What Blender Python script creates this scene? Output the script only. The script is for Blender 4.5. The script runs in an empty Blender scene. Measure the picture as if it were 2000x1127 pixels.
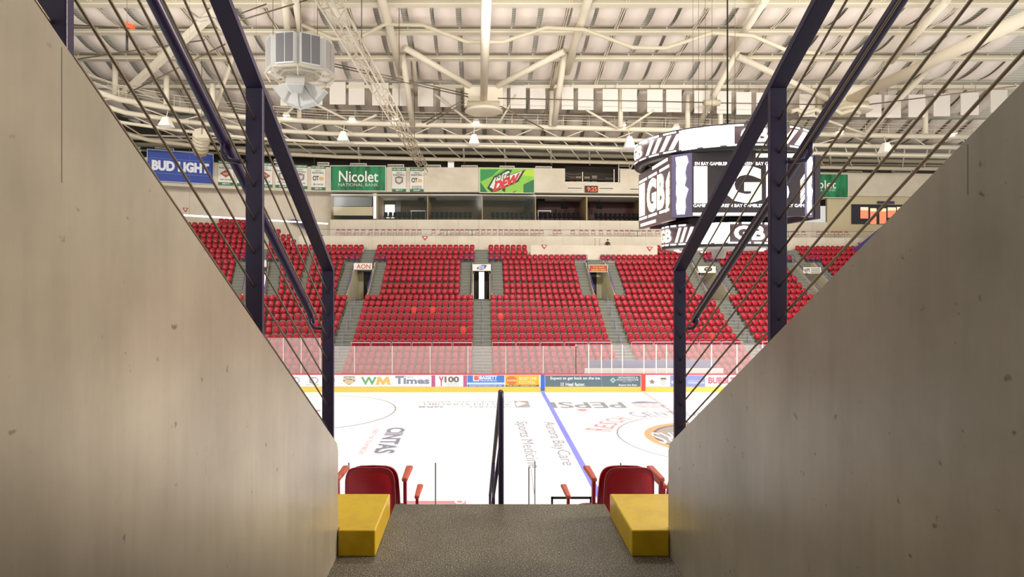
import bpy, math, random
from mathutils import Vector
C = bpy.context.scene
COL = C.collection
random.seed(7)
F = 1178.0            # focal length in pixels of the 2000x1127 frame
VX, VY = 935.0, 537.0 # where the straight-ahead direction meets the frame
EYE = 8.94            # camera height over the ice
PI = math.pi

# ------------------------------------------------------------------ camera, world, lights
cam_d = bpy.data.cameras.new('camera'); cam = bpy.data.objects.new('camera', cam_d); COL.objects.link(cam)
cam.location = (0, 0, EYE); cam.rotation_euler = (PI/2, 0, 0)
cam_d.sensor_width = 36.0; cam_d.lens = F/2000*36
cam_d.shift_x = (1000-VX)/2000; cam_d.shift_y = -(563.5-VY)/2000
cam_d.clip_start = 0.05; cam_d.clip_end = 400
C.camera = cam
w = bpy.data.worlds.new('hall'); C.world = w; w.use_nodes = True
w.node_tree.nodes['Background'].inputs[0].default_value = (1.0, 0.96, 0.91, 1)
w.node_tree.nodes['Background'].inputs[1].default_value = 0.72
vs = C.view_settings
vs.view_transform = 'Standard'; vs.look = 'None'; vs.gamma = 1.0; vs.use_curve_mapping = False
vs.exposure = 0.0

def area(name, loc, target, size, power, col=(1, .98, .95), spread=PI):
    l = bpy.data.lights.new(name, 'AREA'); l.shape = 'DISK'; l.size = size; l.energy = power; l.color = col; l.spread = spread
    o = bpy.data.objects.new(name, l); COL.objects.link(o); o.location = loc
    d = Vector(target)-Vector(loc); o.rotation_euler = d.to_track_quat('-Z', 'Y').to_euler()
    return o
for lx in (-22, 5, 19, 31):
    area('rink_floodlight', (lx, 22, 26.5), (lx, 27, 0), 3.0, 1500, spread=2.0)
    area('rink_floodlight', (lx, 46, 26.5), (lx, 39, 0), 3.0, 1500, spread=2.0)
    area('stand_floodlight', (lx, 24, 26.0), (lx-1, 62, 9), 2.5, 1350, (1, .96, .9), spread=1.5)
area('stairwell_fill', (26, 7, 17.5), (-.9, 2.2, 8.9), 6, 560, (1, .85, .68), spread=.8)  # unseen warm fill, added for the glow along the left wall
area('stairwell_fill', (-22, 8, 21), (1.1, 2.2, 8.9), 7, 40, (1, .95, .85), spread=.8)  # weak opposite fill, added to lift the right wall
area('stairwell_fill', (.2, 14, 25), (.2, 3.5, 7.2), 3, 36, (1, .95, .88), spread=.6)  # overhead fill, added to brighten the stairwell floor
for lx in (-22, 2, 26, 48):
    area('roof_fill', (lx, 38, 21.0), (lx, 56, 32), 4.0, 900, (1, .97, .92), spread=2.6)  # unseen upward fill, added to brighten the ceiling

# ------------------------------------------------------------------ materials
def lin(h):
    h = h.lstrip('#'); r = []
    for i in (0, 2, 4):
        c = int(h[i:i+2], 16)/255; r.append(c/12.92 if c <= .04045 else ((c+.055)/1.055)**2.4)
    return (*r, 1)
MATS = {}
def mat(name, col='#ffffff', rough=.5, metal=0.0, spec=.5, emit=None, estr=0.0, coat=0.0):
    if name in MATS: return MATS[name]
    m = bpy.data.materials.new(name); m.use_nodes = True
    b = m.node_tree.nodes['Principled BSDF']
    b.inputs['Base Color'].default_value = lin(col); b.inputs['Roughness'].default_value = rough
    b.inputs['Metallic'].default_value = metal; b.inputs['Specular IOR Level'].default_value = spec
    if coat: b.inputs['Coat Weight'].default_value = coat
    if emit:
        b.inputs['Emission Color'].default_value = lin(emit); b.inputs['Emission Strength'].default_value = estr
    MATS[name] = m; return m
def nodes(m): return m.node_tree.nodes, m.node_tree.links, m.node_tree.nodes['Principled BSDF']
def coords(m, scale=(1, 1, 1)):
    n, l, b = nodes(m); tc = n.new('ShaderNodeTexCoord'); mp = n.new('ShaderNodeMapping'); mp.inputs['Scale'].default_value = scale
    l.new(tc.outputs['Object'], mp.inputs['Vector']); return mp.outputs['Vector']
def ramp(m, fac, stops):
    n, l, b = nodes(m); r = n.new('ShaderNodeValToRGB'); e = r.color_ramp.elements
    while len(e) < len(stops): e.new(0.5)
    for k, (p, c) in enumerate(stops): e[k].position = p; e[k].color = lin(c)
    l.new(fac, r.inputs['Fac']); return r.outputs['Color']
def noise(m, vec, scale, detail=4, rough=.55):
    n, l, b = nodes(m); t = n.new('ShaderNodeTexNoise'); t.inputs['Scale'].default_value = scale
    t.inputs['Detail'].default_value = detail; t.inputs['Roughness'].default_value = rough
    l.new(vec, t.inputs['Vector']); return t.outputs['Fac']
def mix(m, a, b2, fac=.5, mode='MULTIPLY'):
    n, l, b = nodes(m); t = n.new('ShaderNodeMix'); t.data_type = 'RGBA'; t.blend_type = mode; t.inputs['Factor'].default_value = fac
    l.new(a, t.inputs[6]); l.new(b2, t.inputs[7]); return t.outputs[2]
def bump(m, fac, strength=.2, dist=.01):
    n, l, b = nodes(m); t = n.new('ShaderNodeBump'); t.inputs['Strength'].default_value = strength; t.inputs['Distance'].default_value = dist
    l.new(fac, t.inputs['Height']); l.new(t.outputs['Normal'], b.inputs['Normal'])
def setcol(m, c):
    n, l, b = nodes(m); l.new(c, b.inputs['Base Color'])

# sealed concrete of the stairwell walls: cloudy grey, faint vertical runs, pits
concrete = mat('sealed_concrete', '#8d8678', .36, 0, .6)
v = coords(concrete); v2 = coords(concrete, (1, 3.2, .35))
a = ramp(concrete, noise(concrete, v, 1.6, 6, .6), [(.25, '#8f887a'), (.5, '#a1998a'), (.78, '#b2aa9a')])
b_ = ramp(concrete, noise(concrete, v2, 3.5, 5, .6), [(.3, '#c9c4ba'), (.6, '#ffffff')])
c_ = ramp(concrete, noise(concrete, v, 22, 2, .5), [(.22, '#57534b'), (.29, '#ffffff')])
setcol(concrete, mix(concrete, mix(concrete, a, b_, .3), c_, .7))
n_, l_, bs_ = nodes(concrete)
rr = n_.new('ShaderNodeMapRange'); rr.inputs['To Min'].default_value = .23; rr.inputs['To Max'].default_value = .40
l_.new(noise(concrete, v2, 2.2, 4), rr.inputs['Value']); l_.new(rr.outputs['Result'], bs_.inputs['Roughness'])
bump(concrete, noise(concrete, v, 9, 6), .06, .01)
# gritty floor coating
grit = mat('gritty_floor', '#6f685b', .6, 0, .4)
v = coords(grit)
a = ramp(grit, noise(grit, v, 130, 2, .6), [(.36, '#2f2b25'), (.5, '#6c6557'), (.62, '#8d8574'), (.72, '#cfc7b4')])
b_ = ramp(grit, noise(grit, v, 2.5, 4), [(.3, '#b8b2a6'), (.7, '#ffffff')])
setcol(grit, mix(grit, a, b_, .6)); bump(grit, noise(grit, v, 130, 2), .35, .004)
yellow = mat('yellow_paint', '#cfa600', .33, 0, .5)
v = coords(yellow); a = ramp(yellow, noise(yellow, v, 9, 5), [(.3, '#bd9a00'), (.6, '#cdab0a')]); setcol(yellow, a); bump(yellow, noise(yellow, v, 60, 3), .15, .004)
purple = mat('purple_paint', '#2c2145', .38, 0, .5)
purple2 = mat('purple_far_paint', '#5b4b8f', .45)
steelc = mat('steel_cable', '#8a7d6b', .38, .85)
seatred = mat('red_seat_plastic', '#a60d24', .38, 0, .4)
seatred2 = mat('bright_red_seat_plastic', '#e0301f', .38)
seatdk = mat('dark_red_seat_back', '#9c0f22', .42, 0, .4)
armred = mat('salmon_armrest', '#c2543f', .5)
rimgrey = mat('pale_seat_rim', '#c9a9a0', .5)
legw = mat('grey_seat_metal', '#8c8880', .45, .3)
terr = mat('stand_concrete', '#7d7869', .8); v = coords(terr)
setcol(terr, ramp(terr, noise(terr, v, 1.3, 5), [(.3, '#716c5e'), (.7, '#8a8576')]))
stepm = mat('stair_concrete', '#77776c', .8)
nosem = mat('stair_nosing', '#c5c5b8', .7)
white = mat('white_steel', '#e6dcc6', .5)
whitewall = mat('cream_precast', '#d9cdb8', .75); v = coords(whitewall)
setcol(whitewall, ramp(whitewall, noise(whitewall, v, .5, 4), [(.3, '#d0c4ae'), (.7, '#dfd4c1')]))
deckm = mat('ribbed_roof_deck', '#b9b4a4', .5)
n_, l_, bs_ = nodes(deckm); vec = coords(deckm)
wv = n_.new('ShaderNodeTexWave'); wv.bands_direction = 'Y'; wv.inputs['Scale'].default_value = 1.1; l_.new(vec, wv.inputs['Vector'])
setcol(deckm, ramp(deckm, wv.outputs['Fac'], [(.25, '#a5a297'), (.5, '#dedace')]))
fabric = mat('cream_fabric', '#eee2d6', .85)
fabric2 = mat('pale_fabric', '#ece4da', .85)
joistm = mat('tan_steel', '#cbc0a6', .6)
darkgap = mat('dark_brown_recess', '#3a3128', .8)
black = mat('black_matte', '#16161a', .5)
blackg = mat('black_seat', '#0b0b0d', .8, 0, .2)
grille = mat('grey_grille', '#8f8d90', .7)
brownwood = mat('brown_wood', '#43190f', .6)
tanwall = mat('tan_partition', '#a68c63', .7)
suitewall = mat('suite_back_wall', '#54452f', .85)
lampm = mat('lit_lamp', '#ffffff', .5, emit='#fff4dc', estr=6)
lampw = mat('bright_doorway', '#ffffff', .5, emit='#fff6e6', estr=1.6)
tubem = mat('glowing_pole_white', '#ffffff', .5, emit='#ffffff', estr=1.2)  # for the net pole, no lamp: emission stands in for light on it
icem = mat('white_ice', '#fbfbfd', .25, 0, .3)
boardw = mat('white_board', '#f4f4f2', .35)
kick = mat('yellow_kickplate', '#ecca55', .4)
redcap = mat('red_cap_rail', '#cc4550', .4)
chairp = mat('dusty_red_chair', '#98302f', .5)
scr = mat('dark_led_screen', '#2a2528', .35, emit='#4a3f42', estr=.35)
scr2 = mat('mauve_led_screen', '#3a2a2e', .35, emit='#7a6468', estr=.5)
ledw = mat('lit_white_led', '#ffffff', .5, emit='#fffaf2', estr=2.6)
ledy = mat('lit_cream_led', '#ffffff', .5, emit='#ffe9c0', estr=2.2)
ledred = mat('lit_red_led', '#ff5020', .5, emit='#ff5a20', estr=1.5)
def colm(h, rough=.55): return mat('paint_'+h.lstrip('#'), h, rough)
# clear shield glass with a diffuse haze mixed in
def glassmat(name, tint, haze, gloss=.05):
    m = bpy.data.materials.new(name); m.use_nodes = True; n = m.node_tree.nodes; l = m.node_tree.links; n.clear()
    out = n.new('ShaderNodeOutputMaterial'); tr = n.new('ShaderNodeBsdfTransparent'); df = n.new('ShaderNodeBsdfDiffuse'); gl = n.new('ShaderNodeBsdfGlossy')
    tr.inputs[0].default_value = (1, 1, 1, 1); df.inputs[0].default_value = lin(tint); gl.inputs['Roughness'].default_value = .08
    m1 = n.new('ShaderNodeMixShader'); m2 = n.new('ShaderNodeMixShader'); m1.inputs[0].default_value = haze; m2.inputs[0].default_value = gloss
    l.new(tr.outputs[0], m1.inputs[1]); l.new(df.outputs[0], m1.inputs[2]); l.new(m1.outputs[0], m2.inputs[1]); l.new(gl.outputs[0], m2.inputs[2])
    l.new(m2.outputs[0], out.inputs[0]); MATS[name] = m; return m
rinkglass = glassmat('scuffed_glare_glass', '#fff4f0', .14, .02)  # haze stands in for bloom and ice reflection as well as scuffs
nearglass = glassmat('clear_rink_glass', '#ffffff', .01, .01)
suiteglass = glassmat('suite_glass', '#8fa08f', .03, .006)
railglass = glassmat('parapet_glass', '#efe4d8', .07, .02)

# ------------------------------------------------------------------ mesh helpers
LOC = {}   # object -> world position of its origin
class MB:
    def __init__(self): self.v = []; self.f = []; self.sm = []
    def add(self, vs, fs, smooth=False):
        n = len(self.v); self.v += [tuple(p) for p in vs]
        for f in fs: self.f.append([i+n for i in f]); self.sm.append(smooth)
        return self
    def box(self, x0, x1, y0, y1, z0, z1):
        return self.hexa([(x0, y0, z0), (x1, y0, z0), (x1, y1, z0), (x0, y1, z0)], [(x0, y0, z1), (x1, y0, z1), (x1, y1, z1), (x0, y1, z1)])
    def hexa(self, bot, top):
        n = len(bot)
        fs = [list(range(n))[::-1], list(range(n, 2*n))]+[[i, (i+1) % n, n+(i+1) % n, n+i] for i in range(n)]
        return self.add(list(bot)+list(top), fs)
    def quad(self, a, b, c, d): return self.add([a, b, c, d], [[0, 1, 2, 3]])
    def bar(self, p, q, wd, ht, up=(0, 0, 1)):
        p = Vector(p); q = Vector(q); d = (q-p).normalized(); u = Vector(up)
        s = d.cross(u)
        if s.length < 1e-4: s = d.cross(Vector((0, 1, 0)))
        s.normalize(); t = s.cross(d).normalized(); s = s*wd/2; t = t*ht/2
        return self.hexa([p-s-t, p+s-t, p+s+t, p-s+t], [q-s-t, q+s-t, q+s+t, q-s+t])
    def tube(self, pts, r, n=8, cap=True):
        P = [Vector(p) for p in pts]; rings = []
        pu = None
        for i, p in enumerate(P):
            d = (P[min(i+1, len(P)-1)]-P[max(i-1, 0)]).normalized()
            u = Vector((0, 0, 1)) if abs(d.z) < .95 else Vector((1, 0, 0))
            if pu is not None: u = pu
            s = d.cross(u)
            if s.length < 1e-3: s = d.cross(Vector((0, 1, 0.3)))
            s.normalize(); t = s.cross(d).normalized(); pu = t
            rad = r[i] if isinstance(r, (list, tuple)) else r
            rings.append([p+s*rad*math.cos(2*PI*k/n)+t*rad*math.sin(2*PI*k/n) for k in range(n)])
        vs = [q for rg in rings for q in rg]; fs = []
        for i in range(len(P)-1):
            for k in range(n):
                fs.append([i*n+k, i*n+(k+1) % n, (i+1)*n+(k+1) % n, (i+1)*n+k])
        m = len(fs); self.add(vs, fs, True)
        if cap:
            o = len(self.v)-len(vs)
            self.f.append([o+k for k in range(n)][::-1]); self.sm.append(False)
            self.f.append([o+(len(P)-1)*n+k for k in range(n)]); self.sm.append(False)
        return self
    def lathe(self, c, prof, n=20):   # profile of (radius, z) about a vertical axis through c
        vs = []
        for r, z in prof:
            vs += [(c[0]+r*math.cos(2*PI*k/n), c[1]+r*math.sin(2*PI*k/n), c[2]+z) for k in range(n)]
        fs = []
        for i in range(len(prof)-1):
            for k in range(n): fs.append([i*n+k, i*n+(k+1) % n, (i+1)*n+(k+1) % n, (i+1)*n+k])
        return self.add(vs, fs, True)
    def build(self, name, m, parent=None, bevel=0):
        L = Vector(LOC.get(parent.name, (0, 0, 0))) if parent else Vector((0, 0, 0))
        me = bpy.data.meshes.new(name)
        me.from_pydata([tuple(Vector(p)-L) for p in self.v], [], self.f); me.update()
        me.polygons.foreach_set('use_smooth', self.sm)
        me.materials.append(m)
        o = bpy.data.objects.new(name, me); COL.objects.link(o)
        if parent: o.parent = parent
        LOC[o.name] = tuple(L)
        if bevel:
            bv = o.modifiers.new('edge', 'BEVEL'); bv.width = bevel; bv.segments = 2; bv.limit_method = 'ANGLE'
        return o
def tag(o, label=None, cat=None, group=None, kind=None):
    if label: o['label'] = label
    if cat: o['category'] = cat
    if group: o['group'] = group
    if kind: o['kind'] = kind
    return o
def empty(name, loc, label=None, cat=None, group=None, rz=0):
    o = bpy.data.objects.new(name, None); COL.objects.link(o); o.location = loc; o.rotation_euler = (0, 0, rz); o.empty_display_size = .2
    LOC[o.name] = tuple(loc)
    return tag(o, label, cat, group)
def struct(o): o['kind'] = 'structure'; return o
def dup(src, loc, rz=0, label=None, group=None):
    c = src.copy(); COL.objects.link(c); c.location = loc; c.rotation_euler = (0, 0, rz)
    if label: c['label'] = label
    if group: c['group'] = group
    for ch in src.children:
        d = ch.copy(); COL.objects.link(d); d.parent = c
        for g in ch.children:
            e = g.copy(); COL.objects.link(e); e.parent = d
    return c
ORD = ['first', 'second', 'third', 'fourth', 'fifth', 'sixth', 'seventh', 'eighth', 'ninth', 'tenth', 'eleventh', 'twelfth', 'thirteenth', 'fourteenth', 'fifteenth', 'sixteenth', 'seventeenth', 'eighteenth', 'nineteenth', 'twentieth',
       'twenty-first', 'twenty-second', 'twenty-third', 'twenty-fourth', 'twenty-fifth', 'twenty-sixth', 'twenty-seventh', 'twenty-eighth', 'twenty-ninth', 'thirtieth']
def nth(i): return ORD[i] if i < len(ORD) else '%dth' % (i+1)
def S(x, y, Y): return Vector(((x-VX)*Y/F, Y, EYE+(VY-y)*Y/F))   # the point of pixel (x, y) at distance Y

_TX = {}
def textgeo(s, bold=0.0, shear=0.0, spacing=1.0):
    if 'M' in s: bold = 0.0     # a widened M closes up
    k = (s, bold, shear, spacing)
    if k in _TX: return _TX[k]
    cu = bpy.data.curves.new('t', 'FONT'); cu.body = s; cu.size = 1; cu.offset = bold; cu.shear = shear; cu.space_character = spacing; cu.resolution_u = 3
    o = bpy.data.objects.new('t', cu); COL.objects.link(o)
    dg = bpy.context.evaluated_depsgraph_get(); ev = o.evaluated_get(dg); me = ev.to_mesh()
    vs = [(q.co.x, q.co.y) for q in me.vertices]; fs = [list(p.vertices) for p in me.polygons]
    ev.to_mesh_clear(); bpy.data.objects.remove(o); bpy.data.curves.remove(cu)
    if not vs: vs = [(0, 0)]
    x0 = min(q[0] for q in vs); x1 = max(q[0] for q in vs); y0 = min(q[1] for q in vs); y1 = max(q[1] for q in vs)
    g = ([((q[0]-x0)/max(x1-x0, 1e-6), (q[1]-y0)/max(y1-y0, 1e-6)) for q in vs], fs); _TX[k] = g; return g
def islands(vs, fs):
    par = list(range(len(vs)))
    def fd(i):
        while par[i] != i: par[i] = par[par[i]]; i = par[i]
        return i
    for f in fs:
        for a in f[1:]: par[fd(a)] = fd(f[0])
    out = {}
    for f in fs: out.setdefault(fd(f[0]), []).append(f)
    res = []
    for fl in out.values():
        ids = sorted({i for f in fl for i in f}); mp = {i: k for k, i in enumerate(ids)}
        res.append(([vs[i] for i in ids], [[mp[i] for i in f] for f in fl]))
    return res
def letters(fc, o, s, xa, ya, xb, yb, col, bold=0, d=.06):
    for vs, fs in islands(*textgeo(s, bold)):
        MB().add([fc.p(xa+(xb-xa)*u, yb+(ya-yb)*q, d) for u, q in vs], fs).build('letter', colm(col), o)
class Face:
    """A flat sign: pixel box x0,y0..x1,y1 of the photograph laid on corner O with edge vectors U (across) and V (down), facing N."""
    def __init__(self, x0, y0, x1, y1, O, U, V, N):
        self.b = (x0, y0, x1, y1); self.O = Vector(O); self.U = Vector(U); self.V = Vector(V); self.N = Vector(N).normalized()
    def p(self, x, y, d=0):
        x0, y0, x1, y1 = self.b
        return self.O+self.U*((x-x0)/(x1-x0))+self.V*((y-y0)/(y1-y0))+self.N*d
    def rect(self, mb, xa, ya, xb, yb, d0=0, d1=.02): return self.poly(mb, [(xa, yb), (xb, yb), (xb, ya), (xa, ya)], d0, d1)
    def poly(self, mb, pts, d0=0, d1=.02):
        mb.hexa([self.p(x, y, d0) for x, y in pts], [self.p(x, y, d1) for x, y in pts]); return mb
    def frame(self, mb, xa, ya, xb, yb, t, d0, d1):
        for q in ((xa, ya, xb, ya+t), (xa, yb-t, xb, yb), (xa, ya+t, xa+t, yb-t), (xb-t, ya+t, xb, yb-t)): self.rect(mb, *q, d0, d1)
        return mb
    def text(self, mb, s, xa, ya, xb, yb, d=.03, bold=0.0, shear=0.0, skew=0.0, spacing=1.0):
        vs, fs = textgeo(s, bold, shear, spacing)
        mb.add([self.p(xa+(xb-xa)*u, yb+(ya-yb)*q+skew*(u-.5), d) for u, q in vs], fs); return mb
    def disc(self, mb, cx, cy, rx, ry, d0=0, d1=.02, n=20, a0=0):
        return self.poly(mb, [(cx+rx*math.cos(a0+2*PI*k/n), cy-ry*math.sin(a0+2*PI*k/n)) for k in range(n)], d0, d1)
    def ring(self, mb, cx, cy, rx, ry, t, d=.03, n=24):
        vs = []; fs = []
        for k in range(n):
            c, s = math.cos(2*PI*k/n), math.sin(2*PI*k/n)
            vs += [self.p(cx+rx*c, cy-ry*s, d), self.p(cx+(rx-t)*c, cy-(ry-t)*s, d)]
        for k in range(n): j = (k+1) % n; fs.append([2*k, 2*j, 2*j+1, 2*k+1])
        mb.add(vs, fs); return mb

# ------------------------------------------------------------------ plan of the far bowl: straight, then a corner arc
PC = -13.0
def path(p, r):
    """p runs along the rows, r is the distance from the camera where the row is straight. Returns x, y, turn."""
    if p >= PC:
        t = .08*p*max(r-46, 0)/23 if p > 0 else 0
        return p, r+t, 0.0
    th = (PC-p)/34.0; R = r-25
    return PC-R*math.sin(th), 25+R*math.cos(th), th
def p_at(x, r):
    """the path position whose point at r projects on picture column x"""
    k = (x-VX)/F; lo, hi = -60.0, 75.0
    for _ in range(50):
        m = (lo+hi)/2; X, Y, t = path(m, r)
        if X/Y < k: lo = m
        else: hi = m
    return (lo+hi)/2
def wp(x, y, r):
    X, Y, t = path(p_at(x, r), r); return Vector((X, Y, EYE+(VY-y)*Y/F))
def bowlface(x0, y0, x1, y1, r):
    a = wp(x0, y0, r); b = wp(x1, y0, r); c = wp(x0, y1, r); d = wp(x1, y1, r)
    zt = (a.z+b.z)/2; zb = (c.z+d.z)/2
    O = Vector((a.x, a.y, zt)); U = Vector((b.x-a.x, b.y-a.y, 0)); V = Vector((0, 0, zb-zt))
    N = Vector((U.y, -U.x, 0)); return Face(x0, y0, x1, y1, O, U, V, N)
def strip(mb, p0, p1, r0, r1, z0, z1, step=2.0):
    """a block that follows the rows, between r0..r1 and heights z0..z1"""
    n = max(1, int((p1-p0)/step)); vs = []; fs = []
    for i in range(n+1):
        p = p0+(p1-p0)*i/n
        for r, z in ((r0, z0), (r1, z0), (r1, z1), (r0, z1)):
            X, Y, t = path(p, r); vs.append((X, Y, z))
    for i in range(n):
        a = 4*i; b = a+4
        for k in range(4): fs.append([a+k, b+k, b+(k+1) % 4, a+(k+1) % 4])
    fs += [[0, 1, 2, 3], [4*n+3, 4*n+2, 4*n+1, 4*n]]
    mb.add(vs, fs); return mb

# ================================================================== 1. STAIRWELL MOUTH: walls, floor, ceiling
FZ = EYE-1.71                      # floor of the stairwell
LX, RX = -.86, 1.16                # inner wall faces
def zl(d): return EYE-1.06+.63*(3.68-d)
def zr(d): return EYE-1.058+.61*(3.68-d)
for side, xi, xo, zf in (('left', LX, LX-.28, zl), ('right', RX, RX+.28, zr)):
    ztop = FZ+3.0
    dtop = 3.68-(ztop-zf(3.68))/(.63 if side == 'left' else .61)
    prof = [(-5, FZ-1.0), (3.69, FZ-1.0), (3.69, EYE-1.075), (3.66, zf(3.62)), (dtop, ztop), (-5, ztop)]
    mb = MB().hexa([(xi, y, z) for y, z in prof], [(xo, y, z) for y, z in prof])
    wall = struct(mb.build('wall_'+side, concrete))
    js = MB()
    sg = 1 if side == 'left' else -1
    d = 1.243 if side == 'left' else 1.43
    js.box(xi, xi+sg*.0008, d, d+.0025, EYE+.19, zf(d)-.005)
    js.build('joint', mat('soft_joint', '#8a8274', .8), wall)
mb = MB().box(LX, RX, -5, 4.27, FZ-.25, FZ).box(LX+.235, RX-.22, 4.27, 4.5, FZ-.25, FZ)
struct(mb.build('floor', grit))
struct(MB().box(LX-.3, RX+.3, -5, .05, FZ+3.0, FZ+3.2).build('ceiling_stairwell', concrete))
struct(MB().box(LX-.3, RX+.3, -5.2, -5, FZ-1, FZ+3.2).build('wall_back', concrete))
for xa, xb, ya, where in ((LX, -.627, 3.66, 'beside the nearer-lit wall away from the scoreboard'), (.928, RX, 3.69, 'against the wall on the scoreboard side')):
    if xa < 0: pr = [(LX+.004, ya), (xb, ya), (xb, 4.275), (-1.45, 4.275), (-1.45, 3.70), (LX+.004, 3.70)]
    else: pr = [(xa, ya-.03), (RX-.004, ya-.03), (RX-.004, 3.70), (1.8, 3.70), (1.8, 4.275), (xa, 4.275)]
    o = MB().hexa([(x, y, FZ) for x, y in pr], [(x, y, FZ+.16) for x, y in pr]).build('kerb_block', yellow, None, .008)
    tag(o, 'yellow painted concrete kerb block '+where, 'kerb', 'yellow kerb blocks')

# cable railings on the sloped walls
def railing(sgn, label):
    mx = (lambda x: x) if sgn < 0 else (lambda x: .30-x)
    zw = zl if sgn < 0 else zr
    sl = .615
    root = empty('cable_railing', (mx(-.895), 3.59, zw(3.59)), label, 'railing', 'purple railings on the stairwell walls')
    D = (3.59, 2.415, 1.274)
    for d in D:
        mb = MB(); zt = EYE+.74-sl*(d-2.415); t = .0125
        xs = (mx(-.93), mx(-.862))
        bot = [(xs[0], d-t, zw(d-t)), (xs[1], d-t, zw(d-t)), (xs[1], d+t, zw(d+t)), (xs[0], d+t, zw(d+t))]
        top = [(x, y, zt-sl*(y-d)) for x, y, z in bot]
        mb.hexa(bot, top).build('post', purple, root, .003)
    mb = MB(); a, b = -.6, 3.604
    za = lambda d: EYE+.74-sl*(d-2.415)
    xs = (mx(-.93), mx(-.862)); h = .034
    mb.hexa([(xs[0], a, za(a)), (xs[1], a, za(a)), (xs[1], b, za(b)), (xs[0], b, za(b))],
            [(xs[0], a, za(a)+h), (xs[1], a, za(a)+h), (xs[1], b, za(b)+h), (xs[0], b, za(b)+h)])
    mb.build('top_rail', purple, root, .003)
    for k in range(7):
        z0 = EYE+.613-.1333*k
        p = lambda d: (mx(-.897), d, z0-.62*(d-2.415))
        MB().tube([p(-.5), p(3.6)], .0046, 6).build('cable', steelc, root)
    zh = lambda d: EYE+.854-.623*(d-1.874)
    hx = mx(-1.01)
    hr = MB().tube([(hx, -.6, zh(-.6)), (hx, 3.60, zh(3.60)), (hx, 3.64, zh(3.66)), (hx, 3.65, zh(3.66)-.03)], .021, 12).build('handrail', purple, root)
    for d in (1.24, 2.38, 3.62):
        z = zh(d); s = (mx(-.93)-hx)
        MB().tube([(hx, d, z-.01), (hx, d, z-.055), (hx+s*.25, d+.005, z-.085), (hx+s*.6, d+.012, z-.088), (hx+s, d+.016, z-.088)], .010, 8).build('bracket', purple, hr)
    return root
railing(-1, 'purple post railing with steel cables on the warm-lit wall away from the scoreboard')
railing(1, 'purple post railing with steel cables crossing in front of the scoreboard')

# near stand under the ledge
mb = MB()
for i in range(16):
    y0 = 4.5+i*.88; z = FZ-.62-i*.46
    mb.box(-8, 8, y0, y0+.9, max(z-1.2, -.3), z)
struct(mb.build('floor_near_stand', terr))
# stair handrail, seen end on
hx = .168
r = empty('stair_handrail', (hx, 4.53, FZ-.62), 'dark purple tube handrail standing at the ledge in the middle of the stairs', 'handrail')
zt = EYE-.885
pts = [(hx, 4.53, FZ-.62), (hx, 4.53, zt-.05)]+[(hx, 4.53+.05*(1-math.cos(a)), zt-.05+.05*math.sin(a)) for a in (.4, .8, 1.2)]+[(hx, 4.62, zt-.012)]
for i in range(1, 12): pts.append((hx, 4.62+.4*i, zt-.012-.545*.4*i))
MB().tube(pts, .0205, 12).build('top_tube', purple, r)
MB().tube([(hx, 4.55, zt-.38), (hx, 9.0, zt-.38-.545*4.45)], .016, 8).build('middle_tube', purple, r)
for d in (6.9, 8.9):
    MB().tube([(hx, d, FZ-.62-.46*int((d-4.5)/.88)), (hx, d, zt-.02-.545*(d-4.62))], .02, 8).build('post', purple, r)

# ------------------------------------------------------------------ near seats seen from behind
def plate(mb, cx, w0, w1, z0, z1, yf, th, n=14, bulge=.03, EXP=.45):
    """rounded upright shell: width w0 at z0, w1 at z1, y = yf(z)"""
    ring = []
    for k in range(n*2):
        a = 2*PI*k/(n*2); c, s = math.cos(a), math.sin(a)
        e = EXP
        ux = math.copysign(abs(c)**e, c); uz = math.copysign(abs(s)**e, s)
        z = (z0+z1)/2+(z1-z0)/2*uz; w_ = (w0+(w1-w0)*(uz+1)/2)/2
        ring.append((ux*w_, z))
    m = len(ring); vs = []; L = (0, .5, .85, 1.0)
    for sgn in (-1, 1):
        for q in L:
            for (x, z) in ring:
                zz = (z0+z1)/2+(z-(z0+z1)/2)*q; xx = x*q
                b = bulge*((xx/(w1/2))**2)
                e2 = th/2*(1 if q < .9 else (.35 if q == 1.0 else .95))
                vs.append((cx+xx, yf(zz)-b+sgn*e2, zz))
    fs = []
    K = len(L)
    for s_ in (0, 1):
        o = s_*K*m
        for i in range(K-1):
            for k in range(m):
                f = [o+i*m+k, o+i*m+(k+1) % m, o+(i+1)*m+(k+1) % m, o+(i+1)*m+k]
                fs.append(f if s_ else f[::-1])
    for k in range(m):
        fs.append([(K-1)*m+k, (K-1)*m+(k+1) % m, (2*K-1)*m+(k+1) % m, (2*K-1)*m+k])
    mb.add(vs, fs, True); return mb
def near_seat(x, y, zf, label, arms=(-1, 1), bh=.85):
    r = empty('stadium_seat', (x, y, zf), label, 'seat', 'red seats just below the ledge')
    yf = lambda z: y-.06*(z-zf-.4)/.4+.02
    mb = plate(MB(), x, .40, .385, zf+.36-.85+bh, zf+bh, lambda z: y-.05*(z-zf-.36)/.5, .05, 14, -.045)
    mb.build('backrest', seatdk, r)
    mb = plate(MB(), x, .43, .40, zf+.34-.85+bh, zf+bh-.05, lambda z: y+.26-.10*(z-zf-.36)/.45, .07, 14, .02)
    mb.build('seat_pan', seatred, r)
    for s in arms:
        ax = x+s*.265
        MB().hexa([(ax-.022, y+.03, zf+.71), (ax+.022, y+.03, zf+.71), (ax+.03, y+.38, zf+.70), (ax-.03, y+.38, zf+.70)],
                  [(ax-.022, y+.03, zf+.745), (ax+.022, y+.03, zf+.745), (ax+.03, y+.38, zf+.735), (ax-.03, y+.38, zf+.735)]).build('armrest', armred, r, .012)
        mb = MB().bar((ax, y+.10, zf), (ax, y+.07, zf+.71), .025, .05, (0, 1, 0))
        mb.build('side_frame', seatdk, r, .004)
    return r
SZ = FZ-.62
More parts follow.
